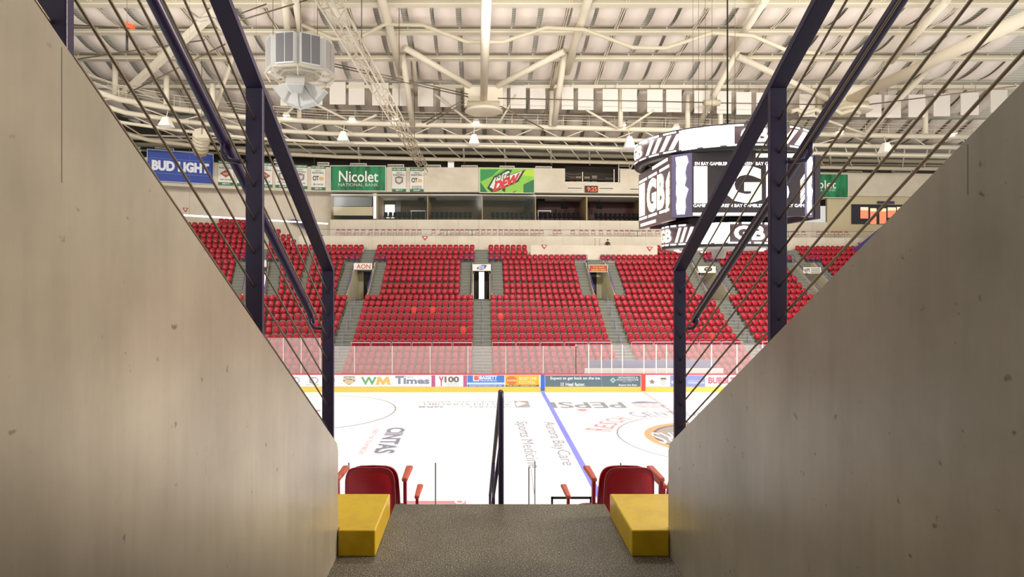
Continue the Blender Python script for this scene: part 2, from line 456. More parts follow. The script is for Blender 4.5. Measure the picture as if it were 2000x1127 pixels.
near_seat(-.845, 4.68, SZ, 'dark red folded seat behind the yellow block away from the scoreboard')
near_seat(1.17, 4.68, SZ, 'dark red folded seat behind the yellow block on the scoreboard side')
near_seat(1.74, 4.75, SZ-.08, 'red seat mostly hidden by the wall, next after the scoreboard-side seat', (-1,))
near_seat(-.84, 5.56, SZ-.46, 'lower red seat with only its armrest tip over the ledge beside the left seat', (1,), .66)
near_seat(1.10, 5.56, SZ-.46, 'lower red seat with only its armrest tip over the ledge beside the right seat', (-1,), .66)

# ================================================================== 2. ICE
ice = struct(MB().box(-30, 60, 20, 46.0, -.1, 0).build('ice_floor', icem))
def icepoly(mb, pts, z=.004): mb.add([(x, y, z) for x, y in pts], [list(range(len(pts)))]); return mb
def iring(mb, cx, cy, r0, r1, n=72, z=.004):
    vs = []; fs = []
    for k in range(n):
        c, s = math.cos(2*PI*k/n), math.sin(2*PI*k/n); vs += [(cx+r0*c, cy+r0*s, z), (cx+r1*c, cy+r1*s, z)]
    for k in range(n): j = (k+1) % n; fs.append([2*k, 2*k+1, 2*j+1, 2*j])
    mb.add(vs, fs); return mb
def itext(mb, s, O, U, V, bold=0, shear=0, z=.006, spacing=1.0):   # text box: O baseline start, U along, V up
    vs, fs = textgeo(s, bold, shear, spacing)
    mb.add([(O[0]+U[0]*u+V[0]*q, O[1]+U[1]*u+V[1]*q, z) for u, q in vs], fs); return mb
CX, CY = 12.6, 33.2
blue = mat('blue_ice_paint', '#7f86e8', .3); redp = mat('red_ice_paint', '#d98f8f', .3); greyp = mat('grey_ice_paint', '#8d8d8d', .3); greyl = mat('pale_grey_ice_paint', '#9a9aa0', .3)
navyp = mat('navy_ice_paint', '#8a8da0', .3); bronzep = mat('bronze_ice_paint', '#cfa777', .3); pinkp = mat('pink_ice_paint', '#efc1c1', .3); darkp = mat('dark_ice_paint', '#6f6a68', .3)
icepoly(MB(), [(4.73, 20), (5.03, 20), (5.03, 46), (4.73, 46)]).build('blue_line_marking', blue, ice)
mb = MB()
for k in range(44): icepoly(mb, [(CX-.14, 20.2+k*.6), (CX+.14, 20.2+k*.6), (CX+.14, 20.55+k*.6), (CX-.14, 20.55+k*.6)])
mb.build('centre_line_marking', redp, ice)
iring(MB(), CX, CY, 4.8, 4.9).build('centre_circle_marking', greyl, ice)
iring(MB(), -10.4, 39.7, 4.83, 4.93).build('end_circle_marking', greyl, ice)
iring(MB(), -10.7, 39.7, 0, .3, 24).build('end_spot_marking', redp, ice)
iring(MB(), 6.85, 39.9, 0, .34, 24).build('neutral_spot_marking', redp, ice)
itext(MB(), 'PEPSI', (10.0, 42.4), (-5.0, 0), (0, -1.9), .02).build('marking', greyp, ice)
gx, gy = 12.55, 41.6
iring(MB(), gx-.9, gy, 0, 1.15, 32, .004).build('globe_marking', pinkp, ice)
mb = MB(); vs = [(gx-.9+1.1*math.cos(a), gy+.1+.95*math.sin(a)) for a in [PI*k/12 for k in range(13)]]; icepoly(mb, vs, .006).build('globe_marking', navyp, ice)
mb = MB(); icepoly(mb, [(gx-2.0, gy-.25), (gx+.2, gy-.25), (gx+.2, gy+.3), (gx-2.0, gy+.3)], .008).build('globe_marking', icem, ice)
itext(MB(), 'PEPSI', (gx+.1, gy+.2), (-1.9, 0), (0, -.35), .02, 0, .010).build('marking', redp, ice)
mb = MB()
itext(mb, 'GREEN BAY', (2.2, 41.1), (-2.9, 0), (0, -.5)); itext(mb, 'AUSTIN STRAUBEL', (2.2, 42.0), (-6.2, 0), (0, -.62)); itext(mb, 'INTERNATIONAL AIRPORT', (2.2, 42.7), (-6.2, 0), (0, -.42))
itext(mb, 'GRB', (-2.4, 41.1), (-1.7, 0), (0, -.5), .03)
mb.build('marking', greyl, ice)
icepoly(MB(), [(2.5, 40.7), (3.5, 40.7), (3.5, 42.8), (2.5, 42.8)]).build('square_marking', greyl, ice)
icepoly(MB(), [(2.6, 40.9), (3.3, 41.9), (2.8, 42.6), (2.55, 42.0)], .007).build('leaf_marking', icem, ice)
itext(MB(), 'CINTAS', (-5.3, 35.3), (0, -5.1), (1.05, 0), .035).build('marking', navyp, ice)
itext(MB(), 'READY FOR THE WORKDAY', (-6.05, 34.9), (0, -4.9), (.3, 0)).build('marking', pinkp, ice)
itext(MB(), 'Aurora BayCare', (3.75, 36.7), (0, -8.4), (.85, 0), .004).build('marking', greyl, ice)
itext(MB(), 'Sports Medicine', (2.1, 36.8), (0, -8.9), (.85, 0), .004).build('marking', greyl, ice)
# lettering round the centre circle
mb = MB(); s = 'RESCH CENTER'; mb2 = MB()
for k, ch in enumerate(s):
    if ch == ' ': continue
    a = math.radians(163-k*8.0); rad = 5.15; ht = 1.15 if k not in (0, 6) else 1.5; wd = .62
    e = (math.cos(a), math.sin(a)); tdir = (math.sin(a), -math.cos(a))
    itext(mb if k < 5 else mb2, ch, (CX+rad*e[0]-tdir[0]*wd/2, CY+rad*e[1]-tdir[1]*wd/2), (tdir[0]*wd, tdir[1]*wd), (e[0]*ht, e[1]*ht), .01)
mb.build('marking', redp, ice); mb2.build('marking', greyl, ice)
iring(MB(), CX, CY-.1, 2.95, 3.4).build('emblem_ring_marking', bronzep, ice)
iring(MB(), CX, CY-.1, 0, 2.78, 40, .0045).build('emblem_field_marking', mat('emblem_grey_paint', '#a39f99', .3), ice)
iring(MB(), CX, CY-.1, 2.78, 2.95).build('emblem_ring_marking', darkp, ice)
icepoly(MB(), [(CX-3.0, 30.6), (CX-1.5, 29.7), (CX+2.5, 29.6), (CX+2.5, 30.4), (CX-1, 30.5), (CX-2.6, 31.2)], .006).build('emblem_tail_marking', greyl, ice)
itext(MB(), 'GAMBLERS', (CX+2.75, CY+1.0), (-5.7, 0), (0, -2.2), .05, 0, .008).build('marking', icem, ice)
icepoly(MB(), [(CX-1.0, CY+1.3), (CX+1.0, CY+1.3), (CX, CY+2.5)], .006).build('emblem_marking', bronzep, ice)
icepoly(MB(), [(-2.9, 23.55), (-.5, 23.55), (-.5, 23.85), (-2.9, 23.85)]).build('red_marking', redp, ice)
iring(MB(), -.75, 23.75, .12, .2, 20, .007).build('ring_marking', icem, ice)

# ------------------------------------------------------------------ far boards, glass and advert panels
BY = 46.0
def BZ(y): return EYE+(VY-y)*BY/F
bd = empty('rink_boards', (12, BY, 0), 'white rink boards with yellow kick plate, red cap rail and scuffed, glare-hazed glass', 'rink boards')
MB().box(-24, 50, BY, BY+.12, 0, BZ(732)).build('board', boardw, bd)
MB().box(-24, 50, BY-.025, BY, 0, BZ(755.5)).build('kick_plate', kick, bd)
MB().box(-24, 50, BY-.02, BY+.14, BZ(732), BZ(730)).build('cap_rail', redcap, bd)
GT = BZ(676)
gx0 = (847-VX)*BY/F
pxs = [505, 553, 588, 625, 692, 766, 840, 914, 988, 1061, 1125]
for k in range(len(pxs)-1):
    xa, xb = (pxs[k]-VX)*BY/F, (pxs[k+1]-VX)*BY/F
    MB().box(xa+.03, xb-.03, BY+.045, BY+.06, BZ(730), GT if k > 2 else BZ(660)).build('glass_pane', rinkglass, bd)
for x in pxs[1:]:
    X = (x-VX)*BY/F; MB().box(X-.03, X+.03, BY+.03, BY+.08, BZ(730), GT if x > 625 else BZ(660)).build('stanchion', mat('pale_stanchion', '#d9cfc8', .4), bd)
rp = [1125, 1150, 1175, 1195, 1216, 1258, 1282, 1302, 1330, 1390, 1440, 1490, 1540]
for k in range(len(rp)-1):
    xa, xb = (rp[k]-VX)*BY/F, (rp[k+1]-VX)*BY/F
    MB().box(xa+.03, xb-.03, BY+.045, BY+.06, BZ(730), BZ(673)).build('glass_pane', rinkglass, bd)
for x in rp:
    X = (x-VX)*BY/F; MB().box(X-.035, X+.035, BY+.03, BY+.09, BZ(730), BZ(673)).build('stanchion', mat('white_stanchion', '#efe9df', .4), bd)
# team bench behind the taller glass
bn = empty('player_bench', (10.5, BY+1.3, 0), 'blue and white player bench enclosure behind the taller far glass', 'bench')
MB().box((1145-VX)*BY/F, (1420-VX)*BY/F, BY+.7, BY+.75, 0, BZ(722)+.0).build('white_front', boardw, bn)
MB().box((1152-VX)*BY/F, (1410-VX)*BY/F, BY+1.2, BY+1.3, 0.4, BZ(708)).build('blue_back', colm('#7480a8'), bn)
MB().box((1152-VX)*BY/F, (1410-VX)*BY/F, BY+.8, BY+1.2, .3, .5).build('seat', boardw, bn)
FB = Face(0, 733, 2000, 756, ((0-VX)*BY/F, BY-.012, BZ(733)), (2000*BY/F, 0, 0), (0, 0, BZ(756)-BZ(733)), (0, -1, 0))
def ad(xa, xb, col, label, ya=733.3, yb=755):
    a = FB.p(xa, yb); o = empty('board_advert', a, label, 'advert', 'advert panels on the far rink boards')
    FB.rect(MB(), xa, ya, xb, yb, 0, .01).build('panel', colm(col, .4), o); return o
def adtext(o, s, xa, ya, xb, yb, col, bold=0, shear=0, name='lettering', sp=1.0):
    FB.text(MB(), s, xa, ya, xb, yb, .016, bold, shear, 0, sp).build(name, colm(col, .5), o)
o = ad(558, 590, '#f6f6f4', 'white advert panel with a grey and violet swirl, partly behind the wall')
FB.ring(MB(), 577, 743, 9, 7, 2.2, .016).build('swirl', colm('#b3aac6'), o); adtext(o, '35', 568, 738, 578, 748, '#b9b7a8'); adtext(o, 'NETWORK', 565, 750, 588, 753, '#9a9a98')
o = ad(592, 652, '#f6f6f4', 'white advert panel with swirl emblem, crossed by the purple post')
FB.ring(MB(), 613, 743, 9, 7, 2.2, .016).build('swirl', colm('#b3aac6'), o); adtext(o, '35', 604, 738, 614, 748, '#b9b7a8'); adtext(o, 'NETWORK', 598, 750, 624, 753, '#9a9a98'); FB.disc(MB(), 653-6, 743, 7, 8, .012, .014).build('badge', colm('#b8a98e'), o)
o = ad(654, 697, '#f6f6f4', 'white advert panel with a small shield-shaped team badge')
FB.poly(MB(), [(671, 735), (693, 735), (694, 744), (688, 749), (682, 752), (676, 749), (670, 744)], .011, .014).build('badge', colm('#9c9488'), o)
FB.disc(MB(), 682, 745, 9, 5, .014, .016).build('ball', colm('#d8c49c'), o); adtext(o, 'RATTLERS', 671, 737, 693, 742, '#f2efe6', .02)
o = ad(698, 766, '#f6f6f4', 'white advert panel with thick green and orange initials')
adtext(o, 'W', 705, 736, 736, 751.5, '#6fae73', .03); FB.poly(MB(), [(734, 751.5), (738, 736), (743.5, 736), (748.5, 744), (753.5, 736), (759, 736), (763, 751.5), (756.5, 751.5), (755, 744.5), (750.5, 751.5), (746.5, 751.5), (742, 744.5), (740.5, 751.5)], .011, .016).build('letter', colm('#f2bd68', .5), o)
o = ad(767, 842, '#f6f6f4', 'white newspaper advert panel with slate blue serif lettering')
adtext(o, 'T', 772, 734, 788, 750, '#8791a6', .06); adtext(o, 'imes', 788, 738, 839, 750, '#8791a6', .04); adtext(o, 'Press', 788, 733.5, 807, 738, '#8791a6'); adtext(o, 'Your Community Newspaper of Northeastern Wisconsin', 774, 752, 838, 754, '#b8bfca')
tag(FB.rect(MB(), 843, 733.3, 850, 755, 0, .012).build('divider_strip', colm('#b9648a')), 'purple-red divider strip beside the newspaper advert', 'divider strip', 'divider strips on the boards')
o = ad(852, 903, '#f6f6f4', 'white radio advert panel with crimson letter and grey numerals')
adtext(o, 'Y', 857, 735, 867, 754, '#c0607c', .05); letters(FB, o, '100', 868, 735, 897, 747, '#7c786f', .05, .016); adtext(o, 'COUNTRY', 869, 748.5, 896, 751, '#7c786f'); adtext(o, 'THAT ROCKS', 871, 752, 895, 754, '#9a968c')
tag(FB.rect(MB(), 905, 733.3, 912, 755, 0, .012).build('divider_strip', colm('#b9648a')), 'purple-red divider strip beside the radio advert', 'divider strip', 'divider strips on the boards')
o = ad(913, 985, '#4f7fce', 'blue advert panel with a red square and white serif name')
FB.rect(MB(), 924, 733.5, 936, 744.5, .011, .013).build('square', colm('#f4f4f4'), o); FB.rect(MB(), 926, 734, 935, 742.5, .013, .015).build('red_square', colm('#ef6a60'), o)
adtext(o, 'BASSETT', 937, 733.6, 971, 741, '#f4f6fa', .03); adtext(o, 'MECHANICAL', 938, 741.5, 971, 745, '#f4f6fa'); FB.rect(MB(), 913, 747, 985, 751, .011, .013).build('band', colm('#c9dcf6'), o); adtext(o, 'BASSETTMECHANICAL.COM  24/7', 917, 752, 980, 754.5, '#f4f6fa', .02)
o = ad(987, 1053, '#f0b43c', 'orange and yellow food advert panel with a round red badge')
FB.disc(MB(), 999, 743, 11, 8.5, .011, .013).build('badge', colm('#d87848'), o); adtext(o, 'BURGERS', 990, 741, 1010, 745, '#f5d27a', .03); adtext(o, 'BOGET ONE', 1014, 736, 1048, 742, '#fbe7a6', .03); adtext(o, 'KIDS MEAL', 1014, 743, 1046, 750, '#fbe7a6', .03); FB.rect(MB(), 987, 751.5, 1053, 755, .011, .013).build('band', colm('#75705f'), o); adtext(o, 'THE BAR  GREEN BAY', 990, 752.2, 1048, 754.4, '#f5e3a6')
tag(FB.rect(MB(), 1056, 732.5, 1064, 763.5, -.006, .02).build('blue_stripe_strip', colm('#3f70cf')), 'blue line stripe running up the far rink boards', 'stripe')
o = ad(1065, 1175, '#62737f', 'slate advert panel with white slogan about the ice')
adtext(o, 'Expect to get back on the ice.', 1075, 735.5, 1173, 743, '#f2f5f6', .015); adtext(o, 'Heal faster.', 1105, 747, 1143, 754, '#f2f5f6', .015); FB.frame(MB(), 1095, 747.5, 1101, 753.5, .9, .012, .016).build('tick_box', colm('#e6ece9'), o); FB.poly(MB(), [(1096.5, 750), (1098, 752), (1102, 747), (1098, 751)], .012, .016).build('tick', colm('#e6ece9'), o)
o = ad(1175.5, 1251, '#62737f', 'slate medical advert panel with a pale green cross of dots')
adtext(o, 'ORTHOPEDICS &', 1207, 735.5, 1245, 739, '#eef2f2', .01); adtext(o, 'SPORTS MEDICINE', 1204, 740, 1247, 743.5, '#eef2f2', .01); adtext(o, 'BayCare Clinic', 1216, 744.5, 1234, 746.6, '#d8e0e0'); adtext(o, 'Expect the Best.', 1208, 750, 1244, 754.5, '#eef2f2', .02, .2)
mb = MB()
for dx, dy in ((-4, 0), (4, 0), (0, -4), (0, 4), (-2, -2), (2, 2), (-2, 2), (2, -2)): FB.disc(mb, 1197+dx, 742.5+dy, 1.5, 1.5, .012, .016, 10)
mb.build('dot_cross_lettering', colm('#a9d8c4'), o)
tag(FB.rect(MB(), 1252.3, 732.5, 1260.5, 763.5, -.006, .02).build('red_stripe_strip', colm('#ea5148')), 'red centre line stripe running up the far rink boards', 'stripe')
o = ad(1261, 1308.5, '#f6f6f4', 'white advert panel with a dark eagle emblem and a grey shield')
FB.poly(MB(), [(1266, 742), (1271, 744), (1273, 740), (1276, 744), (1280, 745), (1276, 747), (1279, 749), (1268, 749), (1271, 747)], .011, .015).build('eagle', colm('#8b7f6c'), o)
FB.poly(MB(), [(1289, 737), (1302, 737), (1302, 748), (1299, 751), (1295.5, 753), (1292, 751), (1289, 748)], .011, .013).build('shield', colm('#c9c9c8'), o); FB.rect(MB(), 1290.5, 738, 1300.5, 741, .013, .016).build('shield_top', colm('#6a6a6c'), o); adtext(o, '1111', 1291, 745, 1300, 750, '#f2f2f2')
o = ad(1309, 1376.5, '#8b96cc', 'periwinkle blue internet advert panel with white address')
adtext(o, 'tds', 1311, 742, 1318, 749, '#f2f4fb', .03); adtext(o, 'TDSFIBER.COM', 1343, 745.5, 1374.5, 749.5, '#f2f4fb', .02); adtext(o, 'GET FIBER TO YOUR HOME', 1345, 742, 1372, 744, '#e4e8f6')
o = ad(1377, 1470, '#f8f6f4', 'white drink advert panel with fat pink capitals')
adtext(o, "BUBBL'R", 1383, 736, 1440, 749.5, '#ee6f84', .05); adtext(o, 'ANTIOXIDANT SPARKLING WATER', 1384, 751.5, 1436, 753.5, '#b8bfca')

# near boards and their glass
nb = empty('near_glass_screen', (0, 20, 0), 'clear near rink glass with thin grey posts just over the ledge', 'rink glass')
MB().box(-14, 20, 19.9, 20.05, 0, 1.2).build('board', boardw, nb)
nx = [-10.2, -7.25, -4.3, -1.43, 1.66, 4.7, 7.7, 10.7]
for k in range(len(nx)-1): MB().box(nx[k]+.03, nx[k+1]-.03, 19.97, 19.985, 1.2, 2.72).build('glass_pane', nearglass, nb)
for k, X in enumerate(nx): MB().box(X-.022, X+.022, 19.95, 20.0, 1.2, 2.72 if k != 4 else 2.58).build('post', mat('thin_grey_post', '#a9a9a8', .4, .3), nb)
MB().box(1.84, 1.875, 19.95, 20.0, 1.2, 2.76).build('post', MATS['thin_grey_post'], nb)
MB().tube([(1.72, 19.98, 2.6), (1.86, 19.98, 1.55)], .008, 5).build('stay_wire', MATS['thin_grey_post'], nb)
bf = empty('bench_gate', (3.0, 19.0, -.1), 'dark square tube frame low behind the ledge beside the right seat', 'frame')
MB().box(2.28, 2.34, 18.97, 19.03, -1.0, 1.95).build('upright', black, bf); MB().box(3.5, 3.56, 18.97, 19.03, -1.0, 1.95).build('upright', black, bf)
MB().box(2.28, 3.56, 18.97, 19.03, 1.89, 1.95).build('crossbar', black, bf)

# ================================================================== 3. FAR STAND
yrow = [724, 713, 700, 688, 676, 664, 651.7, 638, 625.6, 612, 599.5, 587, 575, 563.5, 552, 538.5, 527.5, 517, 506.5, 496.5, 486.5, 477.5]
RT = [48+.84*i for i in range(13)]+[58.9+.84*i for i in range(20)]
ZT = [EYE+(VY-yrow[i])*RT[i]/F for i in range(22)]
for i in range(22, 30): ZT.append(ZT[-1]+.60)
ZF = [z-.87 for z in ZT]          # floor of each row
POR = [-31.6, -21.67, -11.8, .3, 12.3, 23.7, 35.0, 46.5]
PEND = (-46.0, 58.0)
HALF_UP, HALF_LO = 2.15, .80
def gaps(i, seats=True):
    """aisle intervals cut out of row i"""
    g = []
    for c in POR:
        sc = 1.0 if c > PC else 34.0/(RT[i]-25)
        if i < 13: h = HALF_LO
        elif i < 19: h = HALF_UP
        else: h = .72
        g.append((c-h*sc, c+h*sc))
    if seats and 13 <= i < 21: g.append((-17.5, -17.0))
    if i in (20, 21): g.append((5.3, 19.6))
    return sorted(g)
def spans(i, seats=True):
    out = []; a = PEND[0]
    for g0, g1 in gaps(i, seats):
        if g0 > a: out.append((a, g0))
        a = max(a, g1)
    if a < PEND[1]: out.append((a, PEND[1]))
    return out
def above_bound(X, Y, z):
    px = VX+F*X/Y; py = VY-F*(z-EYE)/Y
    pl = [(300, 428), (428, 428), (432, 413), (508, 413), (512, 430), (533, 443), (640, 482)]
    if px > 640: return False
    for (x0, y0), (x1, y1) in zip(pl, pl[1:]):
        if x0 <= px <= x1: return py < y0+(y1-y0)*(px-x0)/(x1-x0)
    return False
mb = MB()
for i in range(27):
    for a, b in spans(i, False):
        if i >= 22: 
            if a > -18.7: continue
            b = min(b, -18.7)
            while b > a and above_bound(*path(b, RT[i])[:2], ZT[i]): b -= .3
            if b-a < .5: continue
        nxt = ZF[i+1] if i+1 < len(ZF) else ZF[i]+.5
        zb = ZF[i]-1.2
        strip(mb, a, b, RT[i]-.50, RT[i]+.345, zb, ZF[i])
mb.box(-40, 70, 46.6, 47.5, -.2, ZF[0])
struct(mb.build('floor_far_stand', terr))
# aisle stairs: two treads to a row
ALAB = ['wall-hidden', 'post-hidden', 'red-lettered', 'oval-logo', 'brown-sign', 'handrail-crossed', 'striped-sign', 'out-of-frame']
def local(c, r, du):          # point at offset du along the row, straight across from portal centre c
    X, Y, t = path(c, r); return X+du*math.cos(t), Y+du*math.sin(t)
def seg(mb, c, u0, u1, r0, r1, z0, z1):
    q = [local(c, r0, u0), local(c, r0, u1), local(c, r1, u1), local(c, r1, u0)]
    mb.hexa([(x, y, z0) for x, y in q], [(x, y, z1) for x, y in q])
pfz = ZF[13]-.35                # floor of the far doorways
for ci, c in enumerate(POR[:7]):
    st = MB(); ns = MB()
    for i in range(13):
        for h in (0, 1):
            z = ZF[i]+(ZF[i+1]-ZF[i])*h/2; r0 = RT[i]-.5+h*.42
            if i == 12: z = min(z, pfz)
            seg(st, c, -HALF_LO+.01, HALF_LO-.01, r0, r0+.43, z-1.3, z)
            seg(ns, c, -HALF_LO+.02, HALF_LO-.02, r0-.004, r0+.07, z, z+.012)
    for i in range(13, 19):
        for h in (0, 1):
            z = ZF[i]+(ZF[i+1]-ZF[i])*h/2; r0 = RT[i]-.5+h*.42
            for s in (-1, 1):
                ua, ub = sorted((s*1.05, s*(HALF_UP-.01)))
                seg(st, c, ua, ub, r0, r0+.43, z-1.3, z)
                seg(ns, c, ua+.02, ub-.02, r0-.004, r0+.06, z, z+.012)
    for i in range(19, 22):
        if ci == 4 and i > 19: continue
        for h in (0, 1):
            z = ZF[i]+(ZF[min(i+1, 22)]-ZF[i])*h/2; r0 = RT[i]-.5+h*.42
            seg(st, c, -.71, .71, r0, r0+.43, z-1.0, z)
            seg(ns, c, -.70, .70, r0-.004, r0+.06, z, z+.012)
    seg(st, c, -HALF_UP+.01, HALF_UP-.01, RT[18]+.1, RT[19]-.5, ZF[19]-.9, ZF[19]-.05)
    o = struct(st.build('floor_aisle_stairs', stepm)); ns.build('nosing_stripes', nosem, o)
    # doorway
    d = empty('doorway', (*local(c, 60, 0), pfz), 'stand doorway with %s header' % ALAB[ci] if ci < 7 else None, 'doorway', 'doorways in the far stand')
    inner = mat('pale_doorway_wall', '#cfc6a8', .7)
    for s in (-1, 1):
        mb = MB(); u0, u1 = sorted((s*.95, s*1.04)); pr = [(RT[13]-.5, pfz-.3), (RT[18]+1.2, pfz-.3), (RT[18]+1.2, ZF[19]-.05), (RT[18]-.3, ZF[18]+.55), (RT[13]-.5, ZF[13]+.25)]
        A = [(*local(c, r_, u0), z) for r_, z in pr]; B = [(*local(c, r_, u1), z) for r_, z in pr]
        mb.hexa(A, B).build('cheek_wall', inner, d)
    mb = MB(); seg(mb, c, -.95, .95, RT[13]-.5, RT[18]+1.3, pfz-.3, pfz); mb.build('landing', stepm, d)
    mb = MB(); seg(mb, c, -.95, .95, RT[18]+1.15, RT[18]+1.3, pfz, ZF[19]-.1); mb.build('back_wall', inner, d)
    Yb = RT[18]+1.13; hz = 9.42
    mb = MB()
    if ci == 3:
        seg(mb, c, -.86, .86, Yb, Yb+.02, pfz, hz); mb.build('lit_opening', lampw, d)
        for s in (-1, 1):
            mb = MB(); u0, u1 = sorted((s*.28, s*.84)); seg(mb, c, u0, u1, Yb-.4, Yb-.36, pfz, hz); mb.build('curtain', mat('dark_curtain', '#2b2720', .8), d)
    else:
        seg(mb, c, -.45, .40, Yb, Yb+.02, pfz, hz); mb.build('dark_opening', black, d)
        mb = MB(); s = 1 if ci < 3 else -1
        u0, u1 = sorted((s*.50, s*.9)); seg(mb, c, u0, u1, Yb, Yb+.02, pfz, hz); mb.build('lit_side_panel', lampw, d)
    # purple guard rails round the doorway
    g = empty('guard_rail', (*local(c, RT[18], 0), ZF[19]-.05), 'purple guard rail round the doorway with %s header' % ALAB[ci], 'guard rail', 'purple guard rails round the far doorways')
    for s in (-1, 1):
        mb = MB()
        A = lambda r_, z, du: Vector((*local(c, r_, s*du), z))
        for dz in (.9, .5):
            mb.tube([A(RT[13]-.4, ZF[13]+dz, 1.0), A(RT[18]-.2, ZF[18]+dz, 1.0)], .028, 6)
        for k in (13, 15, 17, 18): mb.tube([A(RT[k]-.3, ZF[k]-.1, 1.0), A(RT[k]-.3, ZF[k]+.9, 1.0)], .024, 6)
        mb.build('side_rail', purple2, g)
        mb = MB()
        for dz in (.85, .45): mb.tube([A(RT[19]-.55, ZF[19]+dz-.05, .75), A(RT[19]-.55, ZF[19]+dz-.05, 2.1)], .026, 6)
        for u in (.75, 1.4, 2.1): mb.tube([A(RT[19]-.55, ZF[19]-.1, u), A(RT[19]-.55, ZF[19]+.8, u)], .024, 6)
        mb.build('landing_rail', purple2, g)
    # aisle handrail loops below the doorway
    h = empty('aisle_handrail', (*local(c, RT[6], .05), ZF[6]), 'lavender handrail loops down the aisle below the doorway with %s header' % ALAB[ci], 'handrail', 'aisle handrails in the far stand')
    for k in range(6):
        i = 1+2*k; mb = MB()
        A = lambda r_, z: Vector((*local(c, r_, .03), z))
        z0, z1 = ZF[i], ZF[min(i+1, 12)]
        mb.tube([A(RT[i]-.3, z0), A(RT[i]-.3, z0+.85), A(RT[i]+.55, z1+.85), A(RT[i]+.55, z1)], .022, 6)
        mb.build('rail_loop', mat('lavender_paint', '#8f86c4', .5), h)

# doorway header signs
def portal_sign(ci, x0, y0, x1, y1, label, col='#ece7dc'):
    c = POR[ci]; Y = RT[16]; X, Yp, t = path(c, Y)
    zt = EYE+(VY-y0)*Yp/F; zb = EYE+(VY-y1)*Yp/F; hw = .93
    U = Vector((math.cos(t), math.sin(t), 0))*hw*2; O = Vector((X, Yp, zt))-U/2
    fc = Face(x0, y0, x1, y1, O, U, (0, 0, zb-zt), (U.y, -U.x, 0))
    o = empty('header_sign', fc.p((x0+x1)/2, y1), label, 'sign', 'header signs over the far doorways')
    fc.rect(MB(), x0, y0, x1, y1, -.08, 0).build('panel', colm(col), o); return fc, o
fc, o = portal_sign(2, 687, 514, 720, 526.5, 'white header sign with red capital letters over a far doorway')
fc.text(MB(), 'AON', 692, 516, 717, 525, .01, .01).build('lettering', colm('#c6202e'), o)
fc, o = portal_sign(3, 924, 516, 958, 529, 'white header sign with a slanted indigo oval emblem')
fc.poly(MB(), [(931, 525), (936, 519), (944, 517), (951, 518), (947, 525), (940, 527)], 0, .01).build('emblem', colm('#4a4a9c'), o); fc.text(MB(), 'EDS', 935, 519, 946, 525, .014, .03, .2).build('lettering', colm('#e8e6ef'), o)
fc, o = portal_sign(4, 1160, 517.5, 1192, 531, 'brown and orange header sign in a pale frame', '#a8452a')
fc.frame(MB(), 1159, 517, 1193, 531.5, 1.2, 0, .02).build('frame', colm('#e0cdb0'), o); fc.text(MB(), 'THE BAR', 1166, 520, 1187, 524, .01, .02).build('lettering', colm('#e0903c'), o); fc.text(MB(), 'BURGERS & WINGS', 1164, 525, 1189, 529, .01, .02).build('lettering', colm('#e8a24e'), o)
fc, o = portal_sign(5, 1386, 520, 1417, 533, 'white header sign with a black oval emblem beside striping')
fc.ring(MB(), 1404, 526, 7, 4.4, 2, .012).build('emblem', colm('#26241f'), o); fc.text(MB(), 'plus', 1399, 524, 1409, 529, .01, .03).build('lettering', colm('#26241f'), o)
fc, o = portal_sign(6, 1607, 522, 1642, 534, 'white header sign with dark horizontal stripes near the wall')
mb = MB()
for k in range(5): fc.rect(mb, 1622, 523.5+k*2.1, 1640, 524.5+k*2.1, 0, .01)
mb.build('stripes', colm('#55524a'), o); fc.text(MB(), 'WPS', 1609, 524, 1620, 532, .01, .03).build('lettering', colm('#55524a'), o)
fc, o = portal_sign(1, 470, 508, 502, 521, 'white header sign almost hidden behind the purple post')

# ------------------------------------------------------------------ seats
def seat_meshes():
    b = MB(); plate(b, 0, .53, .51, .34, .87, lambda z: .02+.10*(z-.42), .05, 9, .03, .68)
    s = MB(); plate(s, 0, .47, .42, .30, .74, lambda z: -.15+.08*(z-.38), .07, 9, -.01, .75)
    f = MB()
    f.bar((-.26, 0, 0), (-.26, .02, .62), .03, .06, (0, 1, 0)); f.bar((-.26, .06, .62), (-.26, -.22, .60), .05, .025)
    rim = MB(); pts = []
    for k in range(13):
        a = PI*k/12; pts.append((.265*math.copysign(abs(math.cos(a))**.68, math.cos(a)), .085, .62+.265*abs(math.sin(a))**.68))
    rim.tube(pts, .014, 5)
    return b, s, f, rim
sb, ss, sf, srim = seat_meshes()
proto = empty('stadium_seat', (0, 0, 0), 'proto', 'seat')
sb.build('backrest', seatred, proto); ss.build('seat_pan', seatred, proto); sf.build('arm_frame', legw, proto); srim.build('rim', rimgrey, proto)
proto2 = empty('stadium_seat', (0, 0, 0), 'proto', 'seat')
for ch in proto.children:
    d = ch.copy(); d.data = ch.data.copy(); COL.objects.link(d); d.parent = proto2
    if ch.name.startswith(('backrest', 'seat_pan')): d.data.materials.clear(); d.data.materials.append(seatred2)
